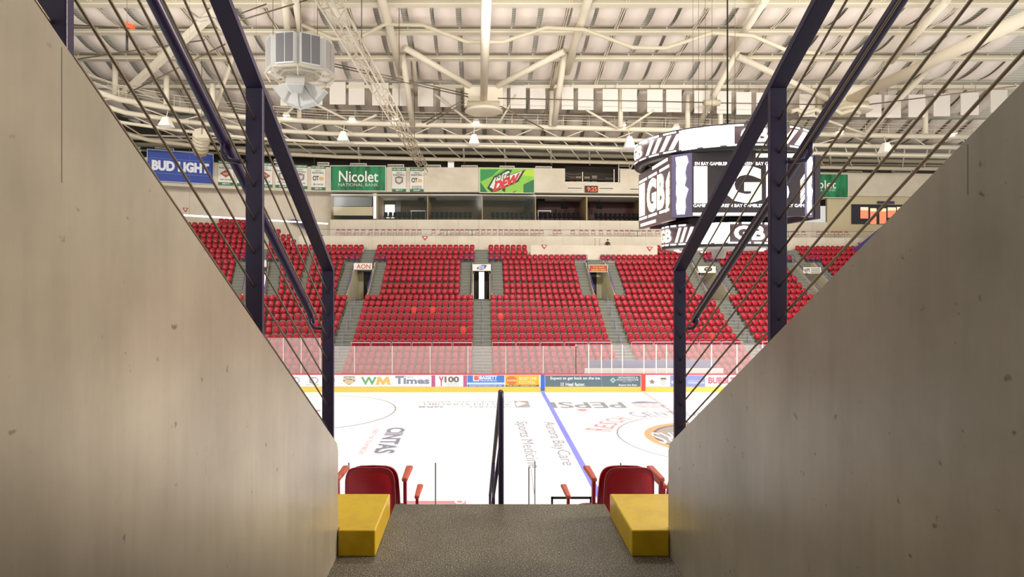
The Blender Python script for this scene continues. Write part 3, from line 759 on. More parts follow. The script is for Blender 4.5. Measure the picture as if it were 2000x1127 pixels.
# coarse seat used for the uncounted mass
def lowplate(mb, w, z0, z1, y0, y1, th):
    n = 12; ring = []
    for k in range(n):
        a = 2*PI*(k+.5)/n; c, s = math.cos(a), math.sin(a)
        ring.append((w/2*math.copysign(abs(c)**.72, c), (z0+z1)/2+(z1-z0)/2*math.copysign(abs(s)**.72, s)))
    yy = lambda z: y0+(y1-y0)*(z-z0)/(z1-z0)
    vs = [(x, yy(z)-th, z) for x, z in ring]+[(x*.8, yy(z)-th-.035, (z0+z1)/2+(z-(z0+z1)/2)*.8) for x, z in ring]+[(x, yy(z)+th, z) for x, z in ring]
    fs = [[n+k for k in range(n)][::-1] , [2*n+k for k in range(n)]]
    fs = [list(range(n, 2*n)), list(range(2*n, 3*n))[::-1]]
    for k in range(n): j = (k+1) % n; fs += [[k, j, n+j, n+k], [2*n+k, 2*n+j, j, k]]
    mb.add(vs, fs, True)
low = MB(); lowplate(low, .54, .32, .87, .02, .08, .025); lowplate(low, .48, .28, .74, -.16, -.13, .03)
allseats = []
for i in range(27):
    for a, b in spans(i):
        sc = 1.0
        m = (a+b)/2
        if m < PC: sc = (RT[i]-25)/34.0
        L = (b-a)*sc; n = int((L-.06)/.575)
        if n < 1: continue
        blk = sum(1 for c in POR if c < m)
        for k in range(n):
            p = a+(b-a)*(k+.5)/n
            X, Y, t = path(p, RT[i])
            if i >= 21 and p < -11.8 and above_bound(X, Y, ZT[i]): continue
            if i >= 22 and p > -18.8: continue
            allseats.append((i, blk, k, n, X, Y, t))
# seats hidden by the foreground are left out of the individual count
def seen(x, y):
    if x < 55+y*605/880+6 or x > 1305+(878-y)*695/708-6: return False
    for xa, xb in ((474, 522), (624, 656), (1313, 1345), (1492, 1538)):
        if xa-4 < x < xb+4: return False
    if 1230 < x < 1600 and y < 490: return False
    return True
cand = []
for q in allseats:
    i, blk, k, n, X, Y, t = q
    px = VX+F*X/Y; py = VY-F*(ZT[i]-.2-EYE)/Y
    if i >= 5 and seen(px, py): cand.append((math.hypot(X, Y), q))
cand.sort(key=lambda c: c[0]); chosen = set(c[1] for c in cand[:300])
BL = ['end', 'wall-hidden', 'post-hidden', 'red-lettered', 'oval-logo', 'brown-sign', 'handrail-crossed', 'striped-sign', 'outer']
mass = MB()
for q in allseats:
    i, blk, k, n, X, Y, t = q
    px = VX+F*X/Y; py = VY-F*(ZT[i]-.2-EYE)/Y
    if q in chosen:
        A = BL[blk]; B = BL[blk+1] if blk+1 < len(BL) else 'outer'
        lab = 'red seat, %s row up, %s along from the %s doorway aisle toward the %s one' % (nth(i), nth(k), A, B)
        src = proto2 if random.random() < .02 else proto
        dup(src, (X, Y, ZF[i]), t, lab, 'red seats in the lower far stand')
    elif -300 < px < 2200:
        if px < 55+py*605/880-300 or px > 1305+(878-py)*695/708+160: continue
        c, s = math.cos(t), math.sin(t)
        mass.add([(X+x*c-y*s, Y+x*s+y*c, ZF[i]+z) for x, y, z in low.v], low.f, True)
for pr in (proto, proto2):
    for ch in list(pr.children): bpy.data.objects.remove(ch)
    bpy.data.objects.remove(pr)
o = mass.build('stadium_seating', seatred); tag(o, 'rows of red folding seats filling the rest of the far stand', 'seating', None, 'stuff')
# white rail in front of the sixth row
rl = empty('row_rail', (10, RT[5]-.5, ZF[5]), 'pale lavender guard rail in short lengths above the rink glass', 'guard rail')
for (a, b) in spans(5):
    if a < PC-1: continue
    n = max(1, int((b-a)/1.75)); 
    for k in range(n):
        x0 = a+(b-a)*k/n+.06; x1 = a+(b-a)*(k+1)/n-.06
        z = EYE+(VY-669)*(RT[5]-.5)/F
        P = [Vector((*path(x, RT[5]-.52)[:2], zz)) for x, zz in ((x0, ZF[5]), (x0, z), (x1, z), (x1, ZF[5]))]
        MB().tube(P, .035, 6).build('rail_length', mat('pale_lavender', '#d9c2d8', .5), rl)

# ------------------------------------------------------------------ parapet, concourse, suites, fascia
RP = 66.55
ZP = EYE+(VY-461)*RP/F; ZPb = ZF[21]-.6
mb = MB(); strip(mb, -18.5, 54, RP, RP+.18, ZPb, ZP); par = struct(mb.build('wall_parapet', whitewall))
mb = MB()
for k in range(-7, 24):
    p = k*2.35; X, Y, t = path(p, RP); 
    if p > -18: mb.box(X-.012, X+.012, Y-.004, Y+.02, ZPb+.4, ZP)
mb.build('joint', mat('panel_joint', '#a89c86', .8), par)
mb = MB(); strip(mb, -18.5, 54, RP+.18, 71.5, ZP-.75, ZP-.06); struct(mb.build('floor_concourse', terr))
gb = empty('parapet_glass_rail', (10, RP+.1, ZP), 'glass balustrade with dark top rail above the cream parapet', 'balustrade')
zg = EYE+(VY-448.5)*RP/F
mb = MB(); strip(mb, -17.5, 54, RP+.08, RP+.10, ZP, zg); mb.build('glass_pane', railglass, gb)
mb = MB(); strip(mb, -17.5, 54, RP+.06, RP+.12, zg, zg+.035); mb.build('top_rail', mat('dark_rail', '#5b4a45', .5), gb)
# wheelchair platform wall in front of the top rows
za = EYE+(VY-478.5)*64.3/F
mb = MB(); strip(mb, 5.55, 19.4, 64.25, 64.45, za-2.2, za); o = struct(mb.build('wall_platform', whitewall))
mb = MB(); strip(mb, 5.3, 19.6, 64.45, RP, za-2.2, za-1.05); struct(mb.build('floor_platform', terr))
# back wall of the concourse, then suite front wall
RS = 69.0
zs0 = EYE+(VY-429)*RS/F; zc = EYE+(VY-381)*RS/F; zfb = EYE+(VY-375.5)*RS/F; zft = EYE+(VY-327.5)*RS/F
pS0, pS1 = p_at(645, RS), p_at(1600, RS)
mb = MB(); strip(mb, pS0, pS1+1, RS, RS+.25, ZP-.4, zs0); mid = struct(mb.build('wall_suite_front', whitewall))
mb = MB()
for k in range(-7, 22):
    p = k*2.35; X, Y, t = path(p, RS)
    if pS0 < p < pS1: mb.box(X-.012, X+.012, Y-.004, Y+.02, ZP, zs0)
mb.build('joint', MATS['panel_joint'], mid)
mb = MB(); strip(mb, -50, pS0, RS+1.6, RS+1.9, 9, zfb); struct(mb.build('wall_corner', whitewall))
mb = MB(); strip(mb, pS1+1, 62, RS, RS+.3, ZP-.4, zfb); struct(mb.build('wall_far_end', mat('tan_precast', '#cbbd98', .75)))
po0, po1 = p_at(1103, RS), p_at(1210, RS)
zo = EYE+(VY-356)*path(po0, RS)[1]/F
mb = MB(); strip(mb, -50, po0, RS-.25, RS+.4, zfb, zft); strip(mb, po1, 64, RS-.25, RS+.4, zfb, zft); strip(mb, po0, po1, RS-.25, RS+.4, zfb, zo)
struct(mb.build('wall_fascia', whitewall))
mb = MB(); strip(mb, pS0, pS1+1, RS+.4, 74.2, zc, zc+.15); strip(mb, -50, 64, RS+.4, RS+2, zfb, zfb+.1); struct(mb.build('ceiling_suites', mat('suite_ceiling', '#d8d2c4', .8)))
mb = MB(); strip(mb, pS0, pS1+1, RS+.25, 74.2, zs0-.2, zs0-.05); struct(mb.build('floor_suites', mat('suite_floor', '#4a4238', .8)))
mb = MB(); strip(mb, pS0, pS1+1, 74.0, 74.2, zs0-.1, zc); struct(mb.build('wall_suites_back', suitewall))
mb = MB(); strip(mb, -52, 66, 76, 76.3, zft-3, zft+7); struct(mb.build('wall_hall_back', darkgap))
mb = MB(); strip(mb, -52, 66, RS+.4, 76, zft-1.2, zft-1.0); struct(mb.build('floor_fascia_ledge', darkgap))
# suite dividers, brown panels, screens
for k, (x, d) in enumerate(((646, .1), (737, .1), (835, .1), (942, .1), (1046, .1), (1146, .16), (1260, .12), (1380, .1), (1560, .12))):
    X, Y, t = path(p_at(x, RS+.3), RS+.3)
    struct(MB().box(X-d/2, X+d/2, Y, Y+4.4, zs0-.05, zc).build('wall_divider', tanwall))
for x0, x1, lab in ((1050, 1142, 'reddish brown wood wall panel in the suite beside the green drink banner'), (1152, 1238, 'reddish brown wood wall panel in the suite under the red clock')):
    fc = bowlface(x0, 396, x1, 434, 73.9); tag(fc.rect(MB(), x0, 396, x1, 434, 0, .08).build('wood_wainscot', brownwood), lab, 'wall panel', 'wood wall panels in the suites')
for x0, x1, y0, y1, lab in ((817, 829, 386, 395, 'pair of small black screens, first half, hanging in the glazed suite'), (838, 851, 386, 395, 'pair of small black screens, second half, hanging in the glazed suite'), (1031, 1042, 389, 398, 'black screen hanging beside the tan divider under the green banner'), (1048, 1064, 389, 398, 'black screen hanging in the first wood-panelled suite'), (1096, 1108, 397, 408, 'black box screen on the first wood panel'), (1165, 1176, 397, 408, 'black box screen on the second wood panel'), (1024, 1033, 397, 408, 'square black speaker on the suite back wall')):
    fc = bowlface(x0, y0, x1, y1, 71.5); o = fc.rect(MB(), x0, y0, x1, y1, 0, .12).build('hanging_screen', mat('screen_black', '#08080a', .75, 0, .15)); tag(o, lab, 'screen', 'screens in the suites')
    top = fc.p((x0+x1)/2, y0)
    MB().tube([top, (top.x, top.y, zc)], .03, 5).build('drop_pole', black, o)
# boxed studio room on the corner side of the suites
fc = bowlface(646, 378, 728, 404, RS+1.2)
o = fc.rect(MB(), 650, 381, 727, 403, 0, .1).build('studio_window', mat('studio_dark', '#20221f', .3)); tag(o, 'dark studio window behind the glazing under the green bank banner', 'window')
fc.rect(MB(), 652, 381, 727, 385, .1, .14).build('pale_ceiling_strip', colm('#a8a692'), o)
fc = bowlface(646, 404, 728, 421, RS+1.2)
tag(fc.rect(MB(), 646, 404, 728, 421, 0, .1).build('studio_counter_front', colm('#c9bb95')), 'tan panel below the dark studio window', 'wall panel')
fc = bowlface(728, 378, 736, 427, RS+1.2)
tag(fc.rect(MB(), 729.5, 379, 735, 427, 0, .06).build('bright_slot_window', lampw), 'narrow bright vertical window beside the studio', 'window')
fc = bowlface(751, 400, 772, 427, 73.9)
tag(fc.rect(MB(), 752, 400, 771, 426, 0, .05).build('bright_doorway', lampw), 'bright daylight opening at the back of the glazed suite', 'doorway')
tag(bowlface(773, 395, 790, 428, 73.8).rect(MB(), 773, 391, 783, 414, 0, .1).build('grey_locker', colm('#6f7276')), 'grey locker beside the bright opening in the suite', 'locker')
# glazing of the suites
gz = empty('suite_glazing', (*path(p_at(840, RS), RS)[:2], zs0), 'row of clear glass panes along the suites under the banners', 'glazing')
ed = [646, 728, 737, 835, 942, 1046]
for a, b in zip(ed, ed[1:]):
    fc = bowlface(a, 381, b, 429, RS+.12); fc.rect(MB(), a+.5, 379, b-.5, 428.6, 0, .02).build('glass_pane', suiteglass, gz)
# black suite seats
def suite_seat(mb):
    plate(mb, 0, .46, .44, .42, .95, lambda z: .05+.1*(z-.42), .07, 6, .02); mb.box(-.23, .23, -.42, .05, .38, .48); mb.box(-.05, .05, -.2, 0, 0, .38)
    return mb
sp = None; cnt = 0
for a, b, n, side in ((749, 922, 19, 'suite under the small banners'), (958, 1042, 9, 'suite under the green drink banner'), (1051, 1134, 9, 'first wood-panelled suite'), (1160, 1252, 10, 'second wood-panelled suite')):
    for rowk, (rr_, dz) in enumerate(((RS+.95, -.1), (RS+1.9, .18))):
        for k in range(n):
            x = a+(b-a)*(k+.5)/n; X, Y, t = path(p_at(x, rr_), rr_)
            if abs(x-835) < 5: continue
            lab = 'black chair, %s from studio end, %s row, %s' % (nth(k), ('front', 'rear')[rowk], side)
            if sp is None: sp = suite_seat(MB()).build('spectator_chair', blackg); sp.location = (X, Y, zs0-.05); sp.rotation_euler = (0, 0, t); tag(sp, lab, 'seat', 'black seats in the suites')
            else: dup(sp, (X, Y, zs0-.05+max(0, dz)*1.0), t, lab)
    if True:
        pa, pb = p_at(a, RS+1.9), p_at(b, RS+1.9)
        mb = MB(); strip(mb, pa-.2, pb+.2, RS+1.4, RS+2.5, zs0-.05, zs0+.13); struct(mb.build('floor_suite_riser', MATS['suite_floor']))
# white suite tables
for x0, x1, lab in ((802, 832, 'white counter table in the glazed suite'), (1050, 1076, 'white counter table in the first wood-panelled suite')):
    fc = bowlface(x0, 413, x1, 428, RS+3.4); o = empty('suite_table', fc.p(x0, 428), lab, 'table', 'white tables in the suites')
    fc.rect(MB(), x0, 411.5, x1, 413, -.5, .2).build('table_top', boardw, o)
    for x in (x0+1, x1-1): fc.rect(MB(), x-.4, 413, x+.4, 436.5, -.05, .05).build('leg', boardw, o)

# dusty red chairs along the concourse
def cafe_chair():
    r = empty('concourse_chair', (0, 0, 0), 'x', 'chair', 'red chairs along the concourse glass')
    mb = MB(); pts = []
    for k in range(9):
        a = PI*k/8; pts.append((.21*math.copysign(abs(math.cos(a))**.6, math.cos(a)), .2, .62+.26*abs(math.sin(a))**.6))
    mb.tube([(.21, .2, .45)]+pts+[(-.21, .2, .45)], .022, 5); mb.build('back_frame', chairp, r)
    MB().box(-.2, .2, .185, .215, .70, .86).build('backrest', chairp, r)
    MB().box(-.22, .22, -.22, .2, .43, .47).build('seat', chairp, r)
    for sx in (-1, 1):
        for sy in (-1, 1): MB().bar((sx*.2, sy*.2, 0), (sx*.2, sy*.19, .44), .025, .025).build('leg', legw, r)
    return r
cx = [660, 670, 681.5, 696, 709, 723.5, 735, 748, 760, 771, 782, 795, 807.5, 819, 846.5, 863, 883.5, 893.5, 902, 912, 932.6, 944, 955, 966.5, 978, 989, 999, 1009.5, 1019, 1028, 1040, 1049, 1058, 1084, 1093, 1119, 1136, 1146, 1159, 1174, 1189.6, 1204, 1215, 1225.5, 1235, 1258, 1269.6, 1285, 1550, 1558, 1571, 1600, 1609, 1617, 1628, 1636, 1644, 1655]
pc = None; zcf = ZP-.06; RC = RP+.75
for k, x in enumerate(cx):
    X, Y, t = path(p_at(x, RC), RC)
    lab = 'dusty red chair behind the parapet glass, %s from the corner end' % nth(k) if k < 48 else 'dusty red chair behind the parapet glass beyond the scoreboard, %s of that run' % nth(k-48)
    if pc is None: pc = cafe_chair(); pc.location = (X, Y, zcf); pc.rotation_euler = (0, 0, t); pc['label'] = lab; LOC[pc.name] = (X, Y, zcf)
    else: dup(pc, (X, Y, zcf+(0 if k % 3 else .03)*0), t, lab)
for x, lab in ((873, 'small black pedestal table, first between the concourse chairs'), (922, 'small black pedestal table, second between the concourse chairs'), (1245, 'small black pedestal table near the scoreboard edge'), (1540, 'small black pedestal table beyond the scoreboard')):
    X, Y, t = path(p_at(x, RC), RC); o = empty('pedestal_table', (X, Y, zcf), lab, 'table', 'black pedestal tables on the concourse')
    MB().lathe((X, Y, zcf), [(0, 0), (.22, 0), (.22, .03), (.04, .05), (.04, .74), (0, .74)], 10).build('pedestal', black, o); MB().box(X-.35, X+.35, Y-.3, Y+.3, zcf+.74, zcf+.78).build('table_top', black, o)

# person on the platform
def person():
    fx, fy = S(1190, 470, 65.4).x, 65.4+.9; fz = za-1.05
    me = bpy.data.meshes.new('person')
    J = [(0, 0, .95, .15), (0, -.01, 1.12, .15), (0, -.02, 1.30, .17), (0, -.02, 1.43, .12), (.0, -.03, 1.50, .06),
         (-.20, -.02, 1.40, .075), (-.25, -.06, 1.14, .06), (-.20, -.20, .95, .045), (.20, -.02, 1.40, .075), (.26, -.05, 1.14, .06), (.22, -.2, .96, .045),
         (-.10, 0, .88, .11), (-.11, -.01, .48, .08), (-.12, .0, .07, .055), (-.12, -.14, .03, .045), (.10, 0, .88, .11), (.11, -.01, .48, .08), (.12, 0, .07, .055), (.12, -.14, .03, .045)]
    E = [(0, 1), (1, 2), (2, 3), (3, 4), (3, 5), (5, 6), (6, 7), (3, 8), (8, 9), (9, 10), (0, 11), (11, 12), (12, 13), (13, 14), (0, 15), (15, 16), (16, 17), (17, 18)]
    me.from_pydata([j[:3] for j in J], E, [])
    o = bpy.data.objects.new('person', me); COL.objects.link(o); o.location = (fx, fy, fz)
    sk = o.modifiers.new('skin', 'SKIN'); sv = me.skin_vertices[0].data
    for k, j in enumerate(J): sv[k].radius = (j[3], j[3])
    sv[0].use_root = True
    sub = o.modifiers.new('sub', 'SUBSURF'); sub.levels = 1; sub.render_levels = 1
    me.materials.append(mat('dark_plum_clothes', '#3b2a36', .8))
    LOC[o.name] = (fx, fy, fz)
    tag(o, 'person in dark plum clothes and black cap standing behind the platform wall', 'person')
    skin = mat('skin', '#b98468', .6)
    hd = MB().lathe((fx, fy-.04, fz+1.5), [(.045, -.03), (.05, .03), (.075, .07), (.092, .14), (.095, .19), (.08, .25), (.04, .28), (0, .285)], 12); hd.build('head', skin, o)
    cp = MB().lathe((fx, fy-.04, fz+1.5), [(.102, .19), (.1, .25), (.07, .295), (0, .305)], 12); cp.box(fx-.02, fx+.22, fy-.12, fy+.04, fz+1.685, fz+1.70); cp.build('cap', black, o)
    for sx, yy in ((-.20, -.2), (.22, -.2)): 
        h = MB(); h.box(fx+sx-.035, fx+sx+.035, fy+yy-.10, fy+yy, fz+.9, fz+.95); h.build('hand', skin, o)
person()
o = empty('folded_stand', S(1163, 478, 65.6), 'pair of thin crossed poles leaning on the platform beside the person', 'stand')
for a, b in ((1162, 1164), (1172, 1168)):
    p0 = S(b, 500, 65.6); p0.z = za-1.05; MB().tube([p0, S(a, 465, 65.7)], .04, 6).build('pole', colm('#b8a488'), o)

# ------------------------------------------------------------------ banners and fittings on the fascia
def sign(name, x0, y0, x1, y1, col, label, cat='sign', group=None, border=None, r=RS-.32, bw=1.2):
    fc = bowlface(x0, y0, x1, y1, r); o = empty(name, fc.p((x0+x1)/2, y1), label, cat, group)
    fc.rect(MB(), x0, y0, x1, y1, 0, .05).build('panel', colm(col) if isinstance(col, str) else col, o)
    if border: fc.frame(MB(), x0, y0, x1, y1, bw, .05, .08).build('border', colm(border), o)
    return fc, o
greenm = mat('green_drape_print', '#14663c', .6); v = coords(greenm, (1, 1, .25))
setcol(greenm, ramp(greenm, noise(greenm, v, 1.1, 2), [(.35, '#0c4a2a'), (.6, '#1f8a52')]))
def T(fc, o, s, xa, ya, xb, yb, col, bold=0, shear=0, d=.06, skew=0, sp=1.0, name='lettering'):
    fc.text(MB(), s, xa, ya, xb, yb, d, bold, shear, skew, sp).build(name, colm(col), o)
fc, o = sign('banner_sign', 287, 296, 417, 357, '#1f3f9c', 'big blue beer banner with white capitals behind the cables', border='#c9cfe0')
fc.frame(MB(), 292.5, 312, 411, 341, .7, .05, .07).build('inner_frame', colm('#6a86c8'), o)
letters(fc, o, 'BUD LIGHT', 296, 316, 408, 336, '#e9ecf4', .06)
fc, o = sign('banner_sign', 645, 323.5, 754, 373.5, greenm, 'green bank banner with white serif name above the studio window', 'sign', 'green bank banners', '#e9e4d8')
letters(fc, o, 'Nicolet', 662, 334, 739, 355.8, '#f2f0ea', .012); T(fc, o, 'NATIONAL BANK', 661, 358, 739, 364, '#cfd8cf', 0)
fc, o = sign('banner_sign', 1548, 339, 1656.5, 386.5, greenm, 'green bank banner beside the scoreboard, partly hidden by it', 'sign', 'green bank banners', '#e9e4d8')
letters(fc, o, 'Nicolet', 1565, 352, 1632, 368, '#f2f0ea', .012); T(fc, o, 'NATIONAL BANK', 1565, 368.5, 1632, 373.5, '#cfd8cf', 0)
fc, o = sign('banner_sign', 936, 328.5, 1044, 377.5, '#8cc63e', 'bright lime soft drink banner with tilted red and white lettering', 'sign', None, '#d6dbb8')
for pts, c in (([(938, 332), (975, 331), (960, 345), (938, 356)], '#2f8f46'), ([(938, 356), (952, 376), (938, 376)], '#1d6a3a'), ([(1022, 360), (1043, 350), (1043, 376), (1022, 376)], '#1d6f3d'), ([(1015, 332), (1043, 331), (1043, 345), (1020, 342)], '#b5d936'), ([(960, 345), (984, 330), (1000, 331), (985, 350)], '#5fae3a')):
    fc.poly(MB(), pts, .05, .055).build('facet', colm(c), o)
fc.poly(MB(), [(951, 368), (964, 346), (990, 331), (1000, 333), (994, 342), (1026, 331), (1012, 355), (968, 375), (960, 376)], .056, .06).build('outline_patch', colm('#20301f'), o)
fc.poly(MB(), [(956, 366), (966, 348), (992, 334), (996, 336), (988, 345), (1020, 334), (1009, 352), (967, 372)], .06, .063).build('light_patch', colm('#dfe6d6'), o)
T(fc, o, 'Mtn', 966, 338, 996, 352, '#3d4a40', .04, .3, .066, -12); T(fc, o, 'DEW', 962, 347, 1016, 366, '#d3252f', .07, .35, .068, -20)
for pts in ([(984, 362), (988, 358), (986, 376), (980, 372)], [(1027, 348), (1043, 355), (1035, 352)], [(1000, 376), (1010, 371), (1004, 376)]): fc.poly(MB(), pts, .056, .06).build('dark_splash', colm('#20301f'), o)
def small_banner(x0, y0, x1, y1, label, kind, year, line):
    fc, o = sign('championship_banner', x0, y0, x1, y1, '#e8e4d8', label, 'banner', 'small white and green championship banners', None)
    hh = y1-y0; wd = x1-x0
    fc.rect(MB(), x0, y0, x1, y0+hh*.13, .05, .06).build('green_top', colm('#1e7049'), o); fc.rect(MB(), x0, y1-hh*.12, x1, y1, .05, .06).build('green_foot', colm('#1e7049'), o)
    T(fc, o, 'UW-GREEN BAY', x0+1.5, y0+hh*.03, x1-1.5, y0+hh*.11, '#e8e4d8', .02, 0, .07)
    T(fc, o, "MEN'S", x0+wd*.3, y0+hh*.17, x1-wd*.3, y0+hh*.24, '#3b3a38', .02); T(fc, o, 'BASKETBALL', x0+2, y0+hh*.26, x1-2, y0+hh*.33, '#3b3a38', .02)
    cx_, cy_ = (x0+x1)/2, y0+hh*.53
    if kind == 'diamond':
        fc.poly(MB(), [(cx_-wd*.38, cy_), (cx_, cy_+hh*.16), (cx_+wd*.38, cy_), (cx_, cy_-hh*.16)], .05, .06).build('diamond', colm('#a5522c'), o); T(fc, o, 'NIT', cx_-wd*.16, cy_-hh*.04, cx_+wd*.16, cy_+hh*.04, '#e8d9c8', .02, 0, .065)
    elif kind == 'shield':
        fc.poly(MB(), [(cx_-wd*.3, cy_-hh*.13), (cx_, cy_-hh*.19), (cx_+wd*.3, cy_-hh*.13), (cx_+wd*.28, cy_+hh*.08), (cx_, cy_+hh*.17), (cx_-wd*.28, cy_+hh*.08)], .05, .06).build('shield', colm('#8d7d70'), o)
        fc.poly(MB(), [(cx_-wd*.2, cy_-hh*.09), (cx_+wd*.2, cy_-hh*.09), (cx_+wd*.16, cy_+hh*.04), (cx_, cy_+hh*.1), (cx_-wd*.16, cy_+hh*.04)], .06, .065).build('shield_field', colm('#d8d2c8'), o)
    else:
        T(fc, o, 'CIT', cx_-wd*.4, cy_-hh*.11, cx_+wd*.05, cy_+hh*.08, '#3b3a38', .04); fc.disc(MB(), cx_+wd*.22, cy_, wd*.18, hh*.08, .05, .06, 12).build('gold_emblem', colm('#d9b878'), o)
    for k, s in enumerate(line.split('/')): T(fc, o, s, x0+wd*.14, y0+hh*(.74+.075*k), x1-wd*.14, y0+hh*(.80+.075*k), '#3b3a38', .02)
    T(fc, o, year, x0+wd*.25, y1-hh*.095, x1-wd*.25, y1-hh*.03, '#e8e4d8', .03, 0, .07)
small_banner(244, 284, 275, 345, 'small championship banner beside the blue beer banner, cut by the wall', 'diamond', '2011', 'FIRST ROUND')
small_banner(426, 314, 456, 362, 'small championship banner with brown diamond right of the blue beer banner', 'diamond', '2014', 'FIRST ROUND')
small_banner(463, 316, 490, 364, 'small championship banner behind the handrail bracket', 'diamond', '2013', 'FIRST ROUND')
small_banner(502, 318, 532, 366, 'small championship banner with brown diamond just behind the purple post', 'diamond', '2010', 'FIRST ROUND')
small_banner(538, 320, 567, 367, 'small championship banner crossed by the sloping purple top rail', 'shield', '2009', 'FIRST ROUND')
small_banner(572, 322, 600.5, 369, 'small championship banner with a grey shield beside the top rail', 'shield', '2008', 'FIRST ROUND')
small_banner(608, 323.5, 635.5, 371.5, 'small championship banner with gold emblem next to the green bank banner', 'cit', '2012', 'FIRST ROUND')
small_banner(766, 328, 793, 374.5, 'small championship banner with a shield, beside the lattice truss end', 'shield', '2017', ' ')
small_banner(801, 328, 827.5, 375, 'small championship banner with gold emblem under the lattice truss end', 'cit', '2018-2019', 'NATIONAL/RUNNER-UP')
# digital clock
fc, o = sign('digital_clock', 1142, 363, 1167.5, 376, '#2a0d0a', 'red digital clock reading 9 25 under the open camera deck', 'clock')
fc.text(MB(), '9:25', 1147, 365.5, 1165.5, 374, .07, .01).build('lettering', ledred, o)
# slotted vents
vl = [(303, 340, 289, 296), (535, 571, 311, 318), (620, 643, 317, 323), (684, 716, 319, 325), (757, 789, 321, 327), (832, 861, 322, 328), (901, 933, 323, 329), (976, 1005, 324, 329), (1046, 1078, 325, 331), (1108, 1138, 365, 370), (1170, 1199, 365.5, 370.5), (1230, 1250, 367, 372), (1656, 1684, 334, 340), (1745, 1780, 332, 338)]
for k, (a, b, y0, y1) in enumerate(vl):
    where = 'on top of the cream fascia' if k not in (9, 10, 11) else 'set in the fascia beside the red clock'
    fc = bowlface(a, y0, b, y1, RS-.3 if k in (9, 10, 11) else RS+.1); o = empty('slot_vent', fc.p(a, y1), 'pale slotted vent %s, %s along from the corner' % (where, nth(k)), 'vent', 'slotted vents along the fascia')
    fc.rect(MB(), a, y0, b, y1+1, -.3, .03).build('housing', white, o)
    mb = MB(); n = 11
    for j in range(n): fc.rect(mb, a+1+(b-a-2)*j/n, y0+1.4, a+1+(b-a-2)*(j+.7)/n, y1-1, .03, .045)
    mb.build('slot_grille', black, o)
tag(bowlface(875, 316, 887, 329, RS+.1).rect(MB(), 875, 316, 887, 328.5, 0, .4).build('white_box', boardw), 'white square box standing on the fascia top between two vents', 'box')
# triangular section markers
for x, y, r_, lab in ((362, 410, RS+1.55, 'red and white triangle marker on the corner wall'), (830, 465, RP-.05, 'red and white triangle marker on the parapet below the small tables'), (1063, 482, 64.2, 'red and white triangle marker at the near end of the platform wall'), (1269, 486, 64.2, 'red and white triangle marker under the scoreboard on the platform wall'), (1681, 478, RP-.05, 'red and white triangle marker close to the sloped concrete wall')):
    fc = bowlface(x-6, y-4, x+6, y+5, r_); o = empty('section_marker', fc.p(x, y), lab, 'marker', 'triangular section markers')
    fc.poly(MB(), [(x-6, y-4), (x, y+5), (x+6, y-4)][::1], .0, .03).build('panel', colm('#b5202a'), o); fc.poly(MB(), [(x-3.4, y-2.6), (x, y+1.6), (x+3.4, y-2.6)], .03, .035).build('white_field', colm('#e6dcd2'), o)
# camera deck opening
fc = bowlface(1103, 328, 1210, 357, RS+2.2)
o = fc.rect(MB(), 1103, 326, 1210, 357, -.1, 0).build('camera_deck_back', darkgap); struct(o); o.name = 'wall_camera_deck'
fr = bowlface(1103, 330, 1210, 357, RS-.2); o = empty('deck_guard', fr.p(1150, 357), 'white guard rail with sagging cables at the open camera deck', 'guard rail')
fr.rect(MB(), 1103, 355.5, 1208, 356.7, 0, .05).build('bottom_rail', white, o)
for x in (1137.5, 1199, 1208): fr.rect(MB(), x-.7, 330 if x > 1150 else 336, x+.7, 356, 0, .06).build('post', white, o)
for y0 in (338, 343): MB().tube([fr.p(1103+34.5*t, y0+9*(t-t*t)*1.5, .02) for t in [k/8 for k in range(9)]], .025, 5).build('cable', steelc, o)
for a, b, c, y0, lab in ((1113, 1122, '#9a4038', 347, 'dusty red box on the camera deck'), (1125, 1135, '#8d7d68', 344, 'tan crate on the camera deck'), (1141, 1152, '#8d7d68', 345, 'tan crate beside the deck post'), (1156, 1166, '#77705f', 343, 'grey camera stand on the deck'), (1182, 1197, '#3d3a3a', 347, 'dark equipment case on the camera deck')):
    f2 = bowlface(a, y0, b, 356, RS+.9); tag(f2.rect(MB(), a, y0, b, 356.5, -.5, 0).build('equipment_box', colm(c)), lab, 'box')
st = bowlface(1208, 316, 1232, 348, RS+.3); o = empty('roof_access_stair', st.p(1210, 348), 'white steel access stair and landing beside the camera deck', 'stair')
mb = MB()
for y in (319, 324, 329.5, 335): st.rect(mb, 1208, y, 1230, y+1.2, 0, .06)
mb.build('rails', white, o)
for x in (1208, 1229): st.rect(MB(), x-.8, 317, x+.8, 348, 0, .08).build('post', white, o)
st.poly(MB(), [(1221, 345), (1224, 345), (1240, 317), (1237, 317)], 0, .08).build('stringer', white, o)
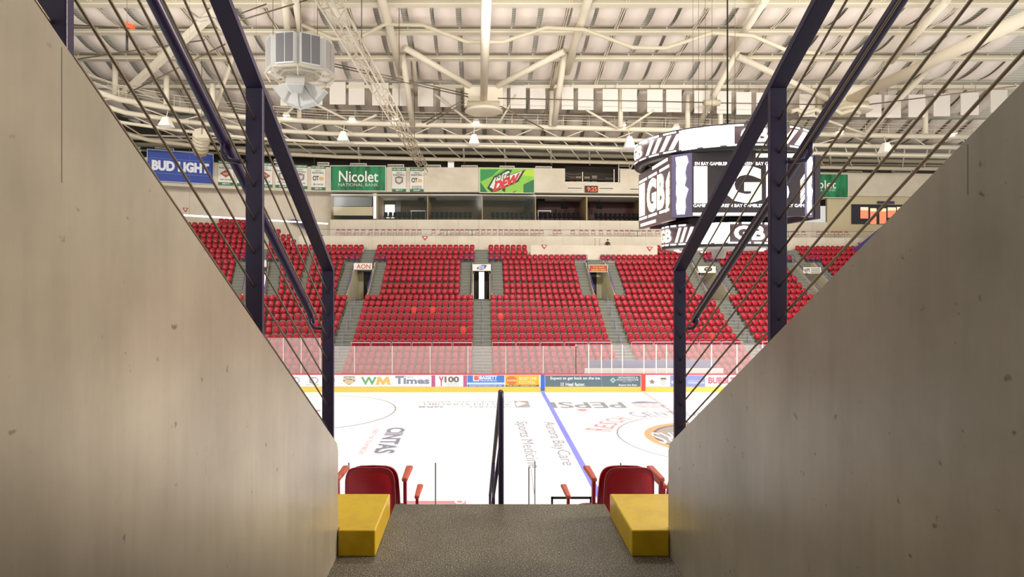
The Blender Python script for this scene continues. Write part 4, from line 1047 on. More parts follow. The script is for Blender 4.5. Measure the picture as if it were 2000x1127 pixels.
# lit window at the far end
fc = bowlface(1663, 399.5, 1775, 438, RS-.06); o = tag(fc.rect(MB(), 1663, 399.5, 1775, 438, 0, .04).build('window_1', mat('window_black', '#1c1a20', .4)), kind='structure')
orange = mat('orange_lit_room', '#f08060', .6, emit='#ff7a58', estr=.85); cream = mat('cream_lit_wall', '#e8d0a8', .6, emit='#ffe0b0', estr=.7)
for x0, x1, y0, y1 in ((1680, 1695, 405, 427), (1699, 1711, 407, 438), (1717, 1730, 407, 437), (1733, 1749, 405, 425), (1751, 1762, 404, 420)):
    fc.rect(MB(), x0, y0, x1, y1, .04, .05).build('pane', orange, o); fc.rect(MB(), x0, y0, x1, y0+6, .05, .055).build('pane_top', cream, o)
fc.rect(MB(), 1713, 393, 1746, 398, .04, .08).build('sign_board', colm('#3a2a58'), o)
tag(MB().hexa([S(1650, 500, 68.2), S(1730, 436, 68.2), S(1760, 436, 68.2), S(1690, 500, 68.2)], [S(1650, 500, 68.6), S(1730, 436, 68.6), S(1760, 436, 68.6), S(1690, 500, 68.6)]).build('ramp_skirt', colm('#3a3070')), 'purple stair side panel below the orange lit window', 'panel')
q = [(560, 430), (579, 428), (603, 442), (632, 460), (626, 464), (592, 444), (563, 433)]
tag(MB().hexa([wp(x, y, 69.7) for x, y in q][::-1], [wp(x, y, 69.6) for x, y in q][::-1]).build('ramp_skirt', colm('#3a3560')), 'purple ramp side panel beside the sloping purple top rail', 'panel')

# ================================================================== 4. ROOF
prof = [(78, 23.4), (70, 26.1), (62.3, 29.0), (58.3, 30.1), (53.8, 30.9), (49.2, 31.5), (42, 32.4), (33, 32.8), (20, 31.9), (5, 29.4)]
def dz(y):
    for (y0, z0), (y1, z1) in zip(prof, prof[1:]):
        if y1 <= y <= y0: return z1+(z0-z1)*(y-y1)/(y0-y1)
    return prof[0][1] if y > 78 else prof[-1][1]
mb = MB()
for (y0, z0), (y1, z1) in zip(prof, prof[1:]):
    mb.hexa([(-60, y0, z0), (80, y0, z0), (80, y1, z1), (-60, y1, z1)], [(-60, y0, z0+.2), (80, y0, z0+.2), (80, y1, z1+.2), (-60, y1, z1+.2)])
struct(mb.build('ceiling', deckm))
# draped fabric panels under the deck
def drape(ya, yb):
    mb = MB(); n = 6; vs = []; fs = []; hw = .93
    yc = (ya+yb)/2; zc_ = dz(yc)
    for k in range(n+1):
        y = ya+(yb-ya)*k/n; sag = .30*math.sin(PI*k/n)+.12
        for x in (-hw, hw):
            for t in (0, .03): vs.append((x, y-yc, dz(y)-sag-t-zc_))
    for k in range(n):
        a = 4*k; b = a+4; fs += [[a, b, b+2, a+2], [a+1, a+3, b+3, b+1], [a, a+1, b+1, b], [a+2, b+2, b+3, a+3]]
    fs += [[0, 2, 3, 1], [4*n, 4*n+1, 4*n+3, 4*n+2]]
    return mb.add(vs, fs, True), yc, zc_
bays = [(58.5, 62.1, 'bay above the hanging panels'), (54.1, 57.6, 'second roof bay'), (49.6, 53.2, 'third roof bay'), (63.3, 67.6, 'low bay behind the hanging panels'), (68.4, 73.4, 'lowest bay over the far wall')]
for ya, yb, nm in bays:
    d, yc, zc_ = drape(ya, yb); first = None
    ks = [k for k in range(-20, 30)]
    for j, k in enumerate(ks):
        x = .6+1.15+2.3*k
        if k % 3 == 0: x += .12
        px = VX+F*x/yc
        if px < 120 or px > 1960: continue
        where = 'scoreboard side' if k >= 0 else 'corner side'
        lab = 'cream ceiling drape, %s from the central pipe, %s, %s' % (nth(k if k >= 0 else -k-1), where, nm)
        if first is None: first = d.build('ceiling_drape', fabric); first.location = (x, yc, zc_); tag(first, lab, 'ceiling fabric', 'draped fabric under the roof')
        else: dup(first, (x, yc, zc_), 0, lab)
# cross beams between the bays
def beam(name, pts, wd, ht, label, m=white, group='roof cross beams', cat='beam'):
    mb = MB()
    for a, b in zip(pts, pts[1:]): mb.bar(a, b, wd, ht)
    return tag(mb.build(name, m), label, cat, group)
for y, lab, m_ in ((58.0, 'wide tan cross beam over the row of hanging panels', joistm), (53.6, 'second tan cross beam up the roof', joistm), (49.3, 'third tan cross beam near the top of view', joistm), (62.7, 'low cream cross beam along the tops of the hanging panels', white)):
    z = dz(y)-.55
    r_ = empty('roof_cross_beam', (.3, y, z), lab, 'beam', 'roof cross beams')
    MB().box(-48, 66, y-.28, y+.28, z+.12, z+.34).build('web', m_, r_)
    MB().box(-48, 66, y-.34, y+.34, z-.02, z+.12).build('flange', white, r_)
    mb = MB()
    for k in range(-20, 29): mb.bar((k*2.3+.6, y, z+.3), (k*2.3+.6, y, dz(y)), .12, .12)
    mb.build('hanger_posts', white, r_)
# light ribs running up the roof between drapes
for k, x in enumerate([.6+2.3*j for j in (-14, -11, -8, -5, 3, 5, 8, 11, 14, 17, 20)]):
    ys = (73, 66, 62.3, 58.3, 53.8, 49.2, 44)
    r_ = empty('roof_rib', (x, 58, dz(58)-.3), 'slim cream lattice rib running up the roof, %s from the corner' % nth(k), 'truss', 'slim roof ribs')
    for dx in (-.11, .11): MB().tube([(x+dx, y, dz(y)-.32) for y in ys], .06, 6).build('chord', white, r_)
    mb = MB().tube([(x+(.11 if j % 2 else -.11), 72-j*.35, dz(72-j*.35)-.32) for j in range(80)], .025, 4)
    mb.build('lacing_lattice', white, r_)
# long chord pipes toward the viewer with their nodes
ZN = EYE+(VY-195)*60/F
def pipe(name, pts, rad, label, group=None, m=white, n=14, cat='pipe'):
    return tag(MB().tube(pts, rad, n).build(name, m), label, cat, group)
pipe('chord_pipe', [(.5, 60, ZN), (.46, 30, ZN)], .345, 'long thick cream pipe running overhead to the central node', 'overhead chord pipes')
pipe('chord_pipe', [(37, 60, ZN), (37, 34, ZN)], .5, 'long thick cream pipe overhead beyond the scoreboard', 'overhead chord pipes')
def node(X, label):
    r_ = empty('truss_node', (X, 60, ZN), label, 'truss node', 'roof truss nodes')
    MB().lathe((X, 60, ZN-1.25), [(0, 0), (1.75, -.02), (1.92, .08), (1.75, .28), (1.1, .65), (.5, .92), (.38, 1.3)], 24).build('saucer', white, r_)
    MB().box(X-1.9, X+1.9, 60.0, 60.3, ZN-.6, ZN+1.3).build('gusset_plate', white, r_)
    MB().tube([(X-1.6, 59.9, ZN-.5), (X+1.6, 59.9, ZN-.5)], .35, 10).build('cross_sleeve', joistm, r_)
    return r_
node(.5, 'white saucer-shaped truss node at the end of the central pipe'); node(37, 'saucer-shaped truss node beyond the scoreboard')
def brace(a, b, Ya, Yb, rad, label, group='diagonal roof braces', m=white):
    return pipe('roof_brace', [S(*a, Ya), S(*b, Yb)], rad, label, group, m, 10, 'brace')
brace((918, 168), (790, 93), 60, 55.5, .30, 'thick brace rising from the central node toward the corner')
brace((972, 168), (1102, 100), 60, 56, .30, 'thick brace rising from the central node toward the scoreboard')
brace((1614, 193), (1440, 110), 60, 57, .30, 'thick brace rising from the far node above the scoreboard')
brace((786, 105), (806, 244), 57.2, 62.8, .30, 'slanting column from the roof to the catwalk, corner side of the node', 'slanting roof columns')
brace((1103, 104), (1082, 244), 57.2, 62.8, .30, 'slanting column from the roof to the catwalk, scoreboard side of the node', 'slanting roof columns')
brace((808, 112), (812, 185), 58, 62.8, .22, 'short tan column behind the corner side slanting column', 'slanting roof columns', joistm)
brace((1098, 112), (1076, 175), 58, 62.8, .22, 'short tan column behind the scoreboard side slanting column', 'slanting roof columns', joistm)
brace((1440, 100), (1370, 235), 57, 62.8, .28, 'slanting column above the scoreboard edge', 'slanting roof columns')
brace((1810, 140), (1690, 262), 60, 63.5, .26, 'slanting column near the sloped concrete wall', 'slanting roof columns')
for x, lab, sgn in ((765, 'thick sloping roof rafter, corner side of the central pipe', -1), (1123, 'thick sloping roof rafter, scoreboard side of the central pipe', 1)):
    X = sgn*8.2+.5
    pipe('roof_rafter', [(X, 59.5, dz(59.5)-.85), (X, 53.8, dz(53.8)-.85), (X, 49.2, dz(49.2)-.85), (X, 42, dz(42)-.85)], .36, lab, 'sloping roof rafters', m=white, n=12, cat='rafter')
for x0, y0, x1, y1, lab in ((556, 0, 563, 82, 'sloping rafter over the speaker cluster'), (577, 0, 588, 75, 'second sloping rafter over the speaker cluster')):
    pipe('roof_rafter', [S(x0, y0, 47), S(x1, y1, 54.3)], .26, lab, 'sloping roof rafters', cat='rafter')
for x0, y0, x1, y1, lab in ((1425, 105, 1495, 0, 'sloping rafter beyond the hoist cable'), (1740, 120, 1850, 0, 'sloping rafter high over the far pipe')):
    pipe('roof_rafter', [S(x0, y0, 56.3), S(x1, y1, 47)], .3, lab, 'sloping roof rafters', cat='rafter')
zig = [(590, 48), (652, 76), (697, 76), (752, 47), (826, 49), (912, 82), (982, 82), (1066, 54), (1142, 58), (1236, 93), (1300, 94), (1392, 64), (1470, 70), (1540, 100), (1600, 104)]
tag(MB().tube([S(x, y, 51.0) for x, y in zig], .17, 8).build('zigzag_brace', joistm), 'zigzag tan bracing pipe across the second roof bay', 'brace')
# tie rods
for a, b, Y0, Y1, lab in (((650, 124), (914, 184), 58, 60, 'upper tie rod from the speaker cluster to the central node'), ((650, 129), (914, 189), 58, 60, 'lower tie rod from the speaker cluster to the central node'), ((820, 243), (915, 190), 63, 60, 'upper tie rod from catwalk to central node'), ((828, 246), (916, 197), 63, 60, 'lower tie rod from catwalk to central node'), ((972, 192), (1374, 200), 60, 60, 'level tie rod from the central node to the hanging clamp'), ((974, 205), (1062, 252), 60, 63, 'tie rod from the central node down to the catwalk'), ((1404, 201), (1640, 205), 60, 60, 'level tie rod behind the purple post'), ((1690, 205), (1985, 168), 60, 52, 'tie rod rising past the far pipe'), ((135, 48), (390, 64), 51, 52, 'thin tie rod crossing near the orange hoist'), ((135, 118), (400, 78), 52, 53.5, 'thin tie rod rising behind the handrail'), ((250, 182), (440, 86), 54, 54.5, 'thin tie rod above the corner catwalk'), ((460, 30), (520, 8), 44, 46, 'tie rod beside the sloping top rail'), ((462, 42), (600, 0), 44, 48, 'second tie rod beside the sloping top rail')):
    pipe('tie_rod', [S(*a, Y0), S(*b, Y1)], .055, lab, 'thin tie rods', steelc, 6, 'tie rod')
# vertical rectangular panels in a row
pan = [(548, 574, 163), (601, 630, 161), (644, 675, 160), (681, 712, 161), (727, 759, 162), (766, 795, 163), (816, 846, 164), (860, 890, 165), (906, 932, 166), (963, 990, 167), (997, 1027, 168), (1035, 1065, 169), (1097, 1120, 170), (1129, 1159, 171), (1177, 1207, 174), (1214, 1244, 174), (1264, 1294, 175), (1301, 1331, 175), (1356, 1386, 177), (1400, 1428, 178), (1438, 1467, 180), (1477, 1506, 181), (1561, 1591, 184), (1650, 1678, 184), (1691, 1721, 185), (1727, 1759, 186), (1774, 1807, 185), (1823, 1855, 183), (1876, 1911, 181), (1934, 1967, 176)]
for k, (a, b, y) in enumerate(pan):
    Y = 62.2+(k % 2)*.35
    P0, P1 = S(a, y, Y), S(b, y+44, Y)
    o = MB().box(P0.x, P1.x, Y-.05, Y+.05, P1.z, P0.z).build('acoustic_baffle', fabric2); tag(o, 'flat rectangular panel hanging over the catwalk, %s from the corner' % nth(k), 'hanging panel', 'flat panels hanging over the catwalk')
    mb = MB()
    for x in (P0.x+.3, P1.x-.3): mb.tube([(x, Y, P0.z), (x, Y, dz(Y)-.5)], .02, 4)
    mb.build('hanger_wire', steelc, o)
# small columns under the low cross beam
for k, (x, y0, y1) in enumerate(((225, 122, 186), (325, 148, 205), (415, 165, 215), (585, 215, 240), (1077, 178, 246), (1212, 175, 250), (1343, 186, 252), (1407, 195, 255), (1807, 195, 262), (1600, 190, 258))):
    pipe('short_column', [S(x, y0, 62.9 if x > 450 else 57), S(x, y1, 62.9 if x > 450 else 57)], .26, 'short round cream column over the catwalk, %s from the corner' % nth(k), 'short columns over the catwalk', white, 10, 'column')
# catwalk
cat = empty('catwalk', S(1000, 250, 63), 'cream steel catwalk with handrails along the far roof edge', 'catwalk')
pA = [(150, 166, 52), (232, 194, 55), (340, 212, 58.5), (480, 229, 61.5), (640, 239, 62.8), (800, 243.5, 63), (1000, 247, 63.3), (1300, 254, 64), (1600, 262, 65), (1780, 266, 65.5), (1960, 268, 66)]
A_ = [S(*p) for p in pA]
MB().tube(A_, .27, 10).build('edge_beam', white, cat)
B_ = [Vector((p.x, p.y+1.0, p.z-.95)) for p in A_]
MB().tube(B_, .24, 10).build('lower_beam', white, cat)
D_ = [Vector((p.x, p.y+.4, p.z-2.0)) for p in A_]
MB().tube(D_, .16, 8).build('service_pipe', white, cat)
E_ = [Vector((p.x, p.y+5, p.z-2.6)) for p in A_]
MB().tube(E_, .22, 8).build('duct_pipe', joistm, cat)
mb = MB()
for p, q in zip(A_, A_[1:]): mb.hexa([p+Vector((0, 0, -.05)), q+Vector((0, 0, -.05)), q+Vector((0, 1.2, -.05)), p+Vector((0, 1.2, -.05))], [p, q, q+Vector((0, 1.2, 0)), p+Vector((0, 1.2, 0))])
mb.build('deck_grating', joistm, cat)
def along(P, n):
    out = []
    for a, b in zip(P, P[1:]):
        m = max(1, int((b-a).length/n))
        for k in range(m): out.append(a+(b-a)*k/m)
    return out
for off in (0, 1.15):
    for dzz in (.55, 1.1): MB().tube([p+Vector((0, off, dzz+.2)) for p in A_], .035, 5).build('handrail', white, cat)
    for p in along(A_, 2.4): MB().tube([p+Vector((0, off, 0)), p+Vector((0, off, 1.3))], .035, 5).build('railing_post', white, cat)
mb = MB()
L_ = along(A_, 2.6)
for k, (p, q) in enumerate(zip(L_, L_[1:])):
    u = Vector((0, 0, 0)); lo = Vector((0, 1.0, -.95))
    mb.tube([p+(u if k % 2 else lo), q+(lo if k % 2 else u)], .07, 5)
mb.build('truss_lacing', white, cat)
mb = MB()
for k, (p, q) in enumerate(zip(L_, L_[1:])):
    mb.tube([p+Vector((0, 1, -.95)), q+Vector((0, 5, -2.6))], .07, 5)
mb.build('stay_lattice', white, cat)
# floodlights sitting on the catwalk
for k, (x, y, Y) in enumerate(((488, 226, 61), (560, 231, 61.8), (688, 238, 62.6), (772, 238, 62.6), (930, 244, 62.9), (1216, 250, 63.4), (1320, 254, 63.8), (1640, 262, 64.8), (1860, 266, 65.4))):
    p = S(x, y, Y); o = empty('catwalk_floodlight', p, 'bright catwalk floodlight, %s from the corner' % nth(k), 'floodlight', 'floodlights on the catwalk')
    MB().hexa([p+Vector((-.35, -.3, .25)), p+Vector((.35, -.3, .25)), p+Vector((.35, .15, .25)), p+Vector((-.35, .15, .25))], [p+Vector((-.22, -.15, .6)), p+Vector((.22, -.15, .6)), p+Vector((.22, .1, .6)), p+Vector((-.22, .1, .6))]).build('hood', white, o)
    MB().box(p.x-.3, p.x+.3, p.y-.28, p.y+.1, p.z+.22, p.z+.25).build('lens', lampm, o)
for k, (x, y0, y1, Y) in enumerate(((325, 229, 247, 57.5), (671, 257, 276, 62), (926, 263, 282, 62.4), (1229, 267, 290, 62.8), (1730, 279, 298, 64.5))):
    p = S(x, y0, Y); q = S(x, y1, Y); hw = .55
    o = empty('bell_lamp', p, 'white trapezoid lamp hanging under the catwalk, %s from the corner' % nth(k), 'lamp', 'trapezoid lamps under the catwalk')
    MB().hexa([(q.x-hw, Y-hw, q.z), (q.x+hw, Y-hw, q.z), (q.x+hw, Y+hw, q.z), (q.x-hw, Y+hw, q.z)], [(p.x-.22, Y-.22, p.z), (p.x+.22, Y-.22, p.z), (p.x+.22, Y+.22, p.z), (p.x-.22, Y+.22, p.z)]).build('shade', mat('lamp_white', '#f6f2e8', .5, emit='#fff6e8', estr=.25), o)
    MB().tube([p, p+Vector((0, .3, .75))], .05, 6).build('hanger', white, o)
# inclined struts under and over the catwalk
for k, (a, b) in enumerate((((560, 175), (690, 240)), ((735, 225), (700, 240)), ((545, 240), (590, 190)), ((850, 185), (925, 243)), ((1008, 185), (975, 240)), ((1145, 215), (1205, 250)), ((1278, 215), (1225, 250)), ((1560, 215), (1690, 262)), ((245, 165), (330, 206)), ((1750, 205), (1700, 258)))):
    pipe('strut', [S(*a, 62), S(*b, 63.2)], .13, 'thin inclined strut meeting the catwalk, %s of that run' % nth(k), 'inclined catwalk struts', white, 6, 'strut')
# pipes low along the wall top
for k, (y0, y1, Y, rad, m_) in enumerate(((284, 302, 70, .16, white), (296, 311, 72, .25, joistm), (307, 318, 74, .13, white), (277, 296, 68, .10, white))):
    pipe('service_pipe', [S(250, y0-14, Y-6), S(640, y0, Y), S(1000, y0+4, Y), S(1350, (y0+y1)/2+6, Y+1), S(1900, y1+6, Y+3)], rad, 'long service pipe above the cream fascia, %s from the top' % nth(k), 'service pipes above the fascia', m_, 8, 'pipe')
for k, x in enumerate((545, 700, 905, 985, 1075, 1150, 1290, 1620, 1720)):
    pipe('drop_pipe', [S(x, 285, 70), S(x+2, 322, 72)], .12, 'short vertical pipe above the fascia, %s from the corner' % nth(k), 'short vertical pipes above the fascia', white, 6, 'pipe')
# ribbed duct end and corner beams
o = empty('ribbed_duct', S(395, 285, 60), 'white ribbed duct mouth above the blue beer banner', 'duct')
MB().tube([S(394, 262, 58), S(391, 297, 60)], [.8, .7], 8).build('shell', white, o); MB().tube([S(394, 264, 58), (S(394, 264, 58).x, 58, dz(58))], .03, 4).build('hanger_wire', steelc, o)
mb = MB()
for k in range(5): mb.tube([S(394-.6*k, 266+6.4*k, 58+.4*k), S(394-.6*k, 267.5+6.4*k, 58.05+.4*k)], .84-.02*k, 8)
mb.build('rib_lattice', joistm, o)
for a, b, Y0, Y1, rad, lab in (((132, 84), (266, 2), 58, 50, .36, 'upper corner roof beam rising past the orange hoist'), ((234, 190), (436, 8), 58, 48, .34, 'lower corner roof beam rising behind the handrail'), ((310, 108), (360, 75), 57, 55, .2, 'short corner beam between the two rafters'), ((455, 110), (420, 215), 57, 60, .16, 'thin leaning tube in the corner')):
    r_ = tag(MB().bar(S(*a, Y0), S(*b, Y1), rad*1.5, rad*1.6).build('corner_beam', white), lab, 'beam', 'corner roof beams')
mb = MB()
pts = [S(370+12*k+4*math.sin(k*2), 25+5*k+7*math.sin(k*1.3), 46) for k in range(9)]
tag(MB().tube(pts, .17, 8).build('flexible_duct', mat('dull_foil', '#a8a092', .6)), 'white crinkled flexible duct behind the sloping top rail', 'duct')
tag(MB().tube([S(1545, 218, 58)+Vector((.6*k, 0, .22*math.sin(k*2.1))) for k in range(12)], .22, 7).build('cable_bundle', joistm), 'sagging tan cable bundle under the far node', 'cable bundle')
# hoist with orange bar
p = S(250, 50, 44); o = empty('chain_hoist', p, 'orange bar hoist with a black tube hanging in the corner', 'hoist')
MB().bar(S(240, 48, 44), S(262, 53, 44), .25, .28).build('bar', mat('orange_paint', '#e8562a', .5), o)
MB().tube([S(248, 55, 44), S(248, 98, 44)], .085, 8).build('black_tube', black, o); MB().tube([S(248, 48, 44), (S(248, 48, 44).x, 44, dz(44))], .02, 5).build('chain', steelc, o)
MB().tube([S(248, 98, 44), S(247, 143, 44)], .015, 4).build('tail_wire', steelc, o)
# horizontal lattice truss toward the camera
ZT_ = EYE+(VY-8)*28/F; XT = -6.6
lt = empty('lattice_truss', (XT, 45, ZT_), 'white square lattice truss running overhead to the fascia', 'truss')
hw = .36
for dx in (-hw, hw):
    for dzz in (-hw, hw): MB().tube([(XT+dx-.3, 26, ZT_+dzz), (XT+dx+.5, 68, ZT_-.6+dzz)], .06, 6).build('chord', white, lt)
q = lambda y, dx, dzz: (XT-.3+.8*(y-26)/42+dx, y, ZT_-.6*(y-26)/42+dzz)
for face in range(4):
    pts = []
    for k in range(54):
        y = 26+k*.78; e = [hw, hw, -hw, -hw][k % 4]; y2 = y
        c = {0: (e, -hw), 1: (e, hw), 2: (-hw, e), 3: (hw, e)}[face]
        if k % 2 and k: y2 = y-.7
        pts.append(q(y2, *c))
    MB().tube(pts, .034, 4).build('lacing_lattice', white, lt)
for y in (34, 50, 62): MB().tube([(XT, y, ZT_+.3), (XT, y, dz(y))], .03, 4).build('hanger_wire', steelc, lt)
# speaker cluster
SY = 40.0; P = lambda x, y, Y=SY: S(x, y, Y)
sp_ = empty('speaker_cluster', P(587, 150), 'white hanging speaker cluster with grey grilles and a fan of lower horns', 'speaker cluster')
c0 = P(587, 115); R = 1.75
for k in range(8):
    a = 2*PI*k/8+PI/8-PI/2+.2; ux, uy = math.cos(a), math.sin(a); t = (-uy, ux)
    ctr = Vector((c0.x+ux*R, SY+uy*R, c0.z)); wd = .62; dp = .35; hh = 1.0
    pts = [ctr+Vector((t[0]*s1*wd+ux*s2*dp, t[1]*s1*wd+uy*s2*dp, 0)) for s1, s2 in ((-1, -1), (1, -1), (1, 1), (-1, 1))]
    b = MB().hexa([p+Vector((0, 0, -hh)) for p in pts], [p+Vector((0, 0, hh)) for p in pts]).build('cabinet', boardw, sp_, .02)
    for s0 in (-.5, .5):
        g = [ctr+Vector((t[0]*(s0+s1*.44)*wd+ux*(dp+.012), t[1]*(s0+s1*.44)*wd+uy*(dp+.012), s3*hh*.9)) for s1, s3 in ((-1, -1), (1, -1), (1, 1), (-1, 1))]
        g2 = [p+Vector((ux*.015, uy*.015, 0)) for p in g]
        MB().hexa(g, g2).build('grille', grille if k in (0, 7) else mat('pale_grille', '#c9c4c0', .7), b)
mb = MB(); zr_ = c0.z-1.12
for k in range(8):
    a0 = 2*PI*k/8+PI/8-PI/2+.2-PI/8; a1 = a0+PI/4
    for rr_ in (2.25, 1.3):
        mb.bar((c0.x+rr_*math.cos(a0), SY+rr_*math.sin(a0), zr_), (c0.x+rr_*math.cos(a1), SY+rr_*math.sin(a1), zr_), .09, .09)
    mb.bar((c0.x, SY, zr_), (c0.x+2.25*math.cos(a0), SY+2.25*math.sin(a0), zr_), .08, .08)
    mb.bar((c0.x+2.25*math.cos(a0), SY+2.25*math.sin(a0), zr_), (c0.x+1.9*math.cos(a0), SY+1.9*math.sin(a0), zr_-.55), .06, .06)
mb.build('frame', white, sp_)
a = P(561, 143, 38.6); b = P(596, 166, 38.4); d = P(560, 184, 38)
MB().hexa([P(557, 163, 38), P(594, 164, 38), P(590, 183, 38), P(566, 180, 38)], [P(560, 143, 40), P(596, 145, 40), P(596, 160, 40.4), P(562, 158, 40.4)]).build('horn', boardw, sp_)
MB().hexa([P(559, 164.5, 37.97), P(592, 165.5, 37.97), P(588.5, 181.5, 37.97), P(567, 178.5, 37.97)], [P(559, 164.5, 37.93), P(592, 165.5, 37.93), P(588.5, 181.5, 37.93), P(567, 178.5, 37.93)]).build('horn_mouth', mat('pale_mouth', '#c5c8c6', .6), sp_)
fan = [((533, 172), (553, 197), (560, 204), (540, 180)), ((553, 197), (583, 208), (588, 215), (560, 204)), ((583, 208), (615, 198), (621, 206), (588, 215)), ((615, 198), (634, 175), (641, 181), (621, 206))]
hub = [P(568, 166, 40.5), P(575, 172, 40.5), P(585, 172, 40.5), P(595, 168, 40.5)]
for k, q in enumerate(fan):
    mth = [P(*q[0], 38.6), P(*q[1], 38.2), P(*q[2], 38.2), P(*q[3], 38.6)]
    up = [hub[k]+Vector((-.15, 0, .25)), hub[k]+Vector((.2, 0, .25)), hub[k]+Vector((.2, .3, -.2)), hub[k]+Vector((-.15, .3, -.2))]
    h = MB().hexa(mth, up).build('fan_horn', boardw, sp_)
    cc = sum(mth, Vector())/4; m2 = [cc+(p-cc)*.84+Vector((0, -.02, -.015)) for p in mth]
    MB().hexa(m2, [p+Vector((0, -.03, -.02)) for p in m2]).build('mouth_grille', MATS['pale_mouth'], h)
for x in (533, 587, 620): MB().tube([P(x, 90), (P(x, 90).x, SY, dz(SY))], .02, 4).build('hanger_wire', steelc, sp_)
# net pole
a, b = S(335, 419, 34), S(640, 437, 40.2)
o = empty('net_pole', a, 'long thin white net pole hanging level across the corner seats', 'pole')
MB().tube([a, b], .05, 8).build('pole', tubem, o)
for f in (.1, .5, .9):
    q = a+(b-a)*f; MB().tube([q, (q.x, q.y, dz(q.y))], .006, 4).build('hanger_wire', steelc, o)

# ================================================================== 5. SCOREBOARD
SX, SYc = 12.5, 31.4
sbd = empty('scoreboard', (SX, SYc, 10.4), 'four-sided hanging scoreboard with lit curved rings above and below', 'scoreboard')
def cyl(mb, R, z0, z1, n=64, f0=-PI, f1=PI, inner=None):
    vs = []; fs = []
    for k in range(n+1):
        f = f0+(f1-f0)*k/n; vs += [(SX+R*math.sin(f), SYc-R*math.cos(f), z0), (SX+R*math.sin(f), SYc-R*math.cos(f), z1)]
    for k in range(n): fs.append([2*k, 2*k+2, 2*k+3, 2*k+1])
    mb.add(vs, fs, True); return mb
def ringshell(R, th, z0, z1, name, m):
    mb = MB(); n = 64; vs = []; fs = []
    for k in range(n):
        f = 2*PI*k/n
        for rad, z in ((R, z0), (R, z1), (R-th, z1), (R-th, z0)): vs.append((SX+rad*math.sin(f), SYc-rad*math.cos(f), z))
    for k in range(n):
        j = (k+1) % n
        for q in range(4): fs.append([4*k+q, 4*j+q, 4*j+(q+1) % 4, 4*k+(q+1) % 4])
    mb.add(vs, fs, True); return mb.build(name, m, sbd)
def phi(x, R):
    k = (x-VX)/F     # picture column to angle on the near side of the ring
    A = 1+k*k; Bq = -2*(k*SX+SYc); Cq = SX*SX+SYc*SYc-R*R; disc = Bq*Bq-4*A*Cq
    if disc < 0: return -1.35 if k < SX/SYc else 1.1
    Y = (-Bq-math.sqrt(disc))/(2*A); return math.atan2(k*Y-SX, SYc-Y)
def cpoly(mb, R, corners, n=5):   # corners: (f, z) bottom-left, bottom-right, top-right, top-left
    (fa, za_), (fb, zb_), (fc_, zc2), (fd, zd) = corners; vs = []; fs = []
    for k in range(n+1):
        t = k/n; f = fa+(fb-fa)*t; z = za_+(zb_-za_)*t; g = fd+(fc_-fd)*t; h = zd+(zc2-zd)*t
        vs += [(SX+R*math.sin(f), SYc-R*math.cos(f), z), (SX+R*math.sin(g), SYc-R*math.cos(g), h)]
    for k in range(n): fs.append([2*k, 2*k+2, 2*k+3, 2*k+1])
    mb.add(vs, fs); return mb
def ctext(mb, R, s, f0, f1, z0, z1, bold=.04):
    vs, fs = textgeo(s, bold)
    mb.add([(SX+R*math.sin(f0+(f1-f0)*u), SYc-R*math.cos(f0+(f1-f0)*u), z0+(z1-z0)*q) for u, q in vs], fs); return mb
def led_ring(R, z0, z1, cols, label):
    body = ringshell(R, .5, z0-.12, z1+.06, 'ring_body', black)
    ringshell(R+.01, .05, z0, z1, 'ring_screen', scr2)
    Rr = R+.035; h = z1-z0
    ws = MB(); ys = MB()
    for (xa, xb, kind) in cols:
        fa, fb = phi(xa, R), phi(xb, R)
        if kind == 'block': cpoly(MB(), Rr, [(fa, z0+.06*h), (fb, z0+.06*h), (fb, z1-.02*h), (fa, z1-.02*h)], 10).build('lit_block', ledw, sbd)
        if kind == 'GB':
            for q, ch in enumerate('GB'): ctext(MB(), Rr+.02, ch, fa+(fb-fa)*.53*q, fa+(fb-fa)*(.48+.52*q), z0+.17*h, z1-.17*h, .04).build('lit_letter', ledy, sbd)
        if kind == 'stripes':
            n = 4; dw = (fb-fa)/n
            for k in range(n): cpoly(MB(), Rr, [(fa+dw*k, z0+.14*h), (fa+dw*(k+.5), z0+.14*h), (fa+dw*(k+1.3), z1-.16*h), (fa+dw*(k+.8), z1-.16*h)]).build('lit_stripe', ledy, sbd)
    f0, f1 = phi(cols[0][0], R), phi(cols[-1][1], R); n = 12
    for k in range(n):
        a = f0+(f1-f0)*k/n; b = f0+(f1-f0)*(k+.72)/n
        cpoly(ws, Rr, [(a, z1-.09*h), (b, z1-.09*h), (b, z1-.01*h), (a, z1-.01*h)]); cpoly(ws, Rr, [(a, z0+.01*h), (b, z0+.01*h), (b, z0+.08*h), (a, z0+.08*h)])
    ws.build('lit_marking', ledw, sbd)
led_ring(4.25, 14.76, 15.74, [(1240.5, 1256, 'GB'), (1262, 1326, 'stripes'), (1327, 1434, 'block'), (1446, 1500, 'GB'), (1522, 1588, 'stripes')], '')
led_ring(2.83, 10.42, 11.45, [(1294, 1313, 'GB'), (1319, 1365, 'stripes'), (1366, 1425, 'block'), (1433, 1492, 'GB'), (1496, 1518, 'stripes')], '')
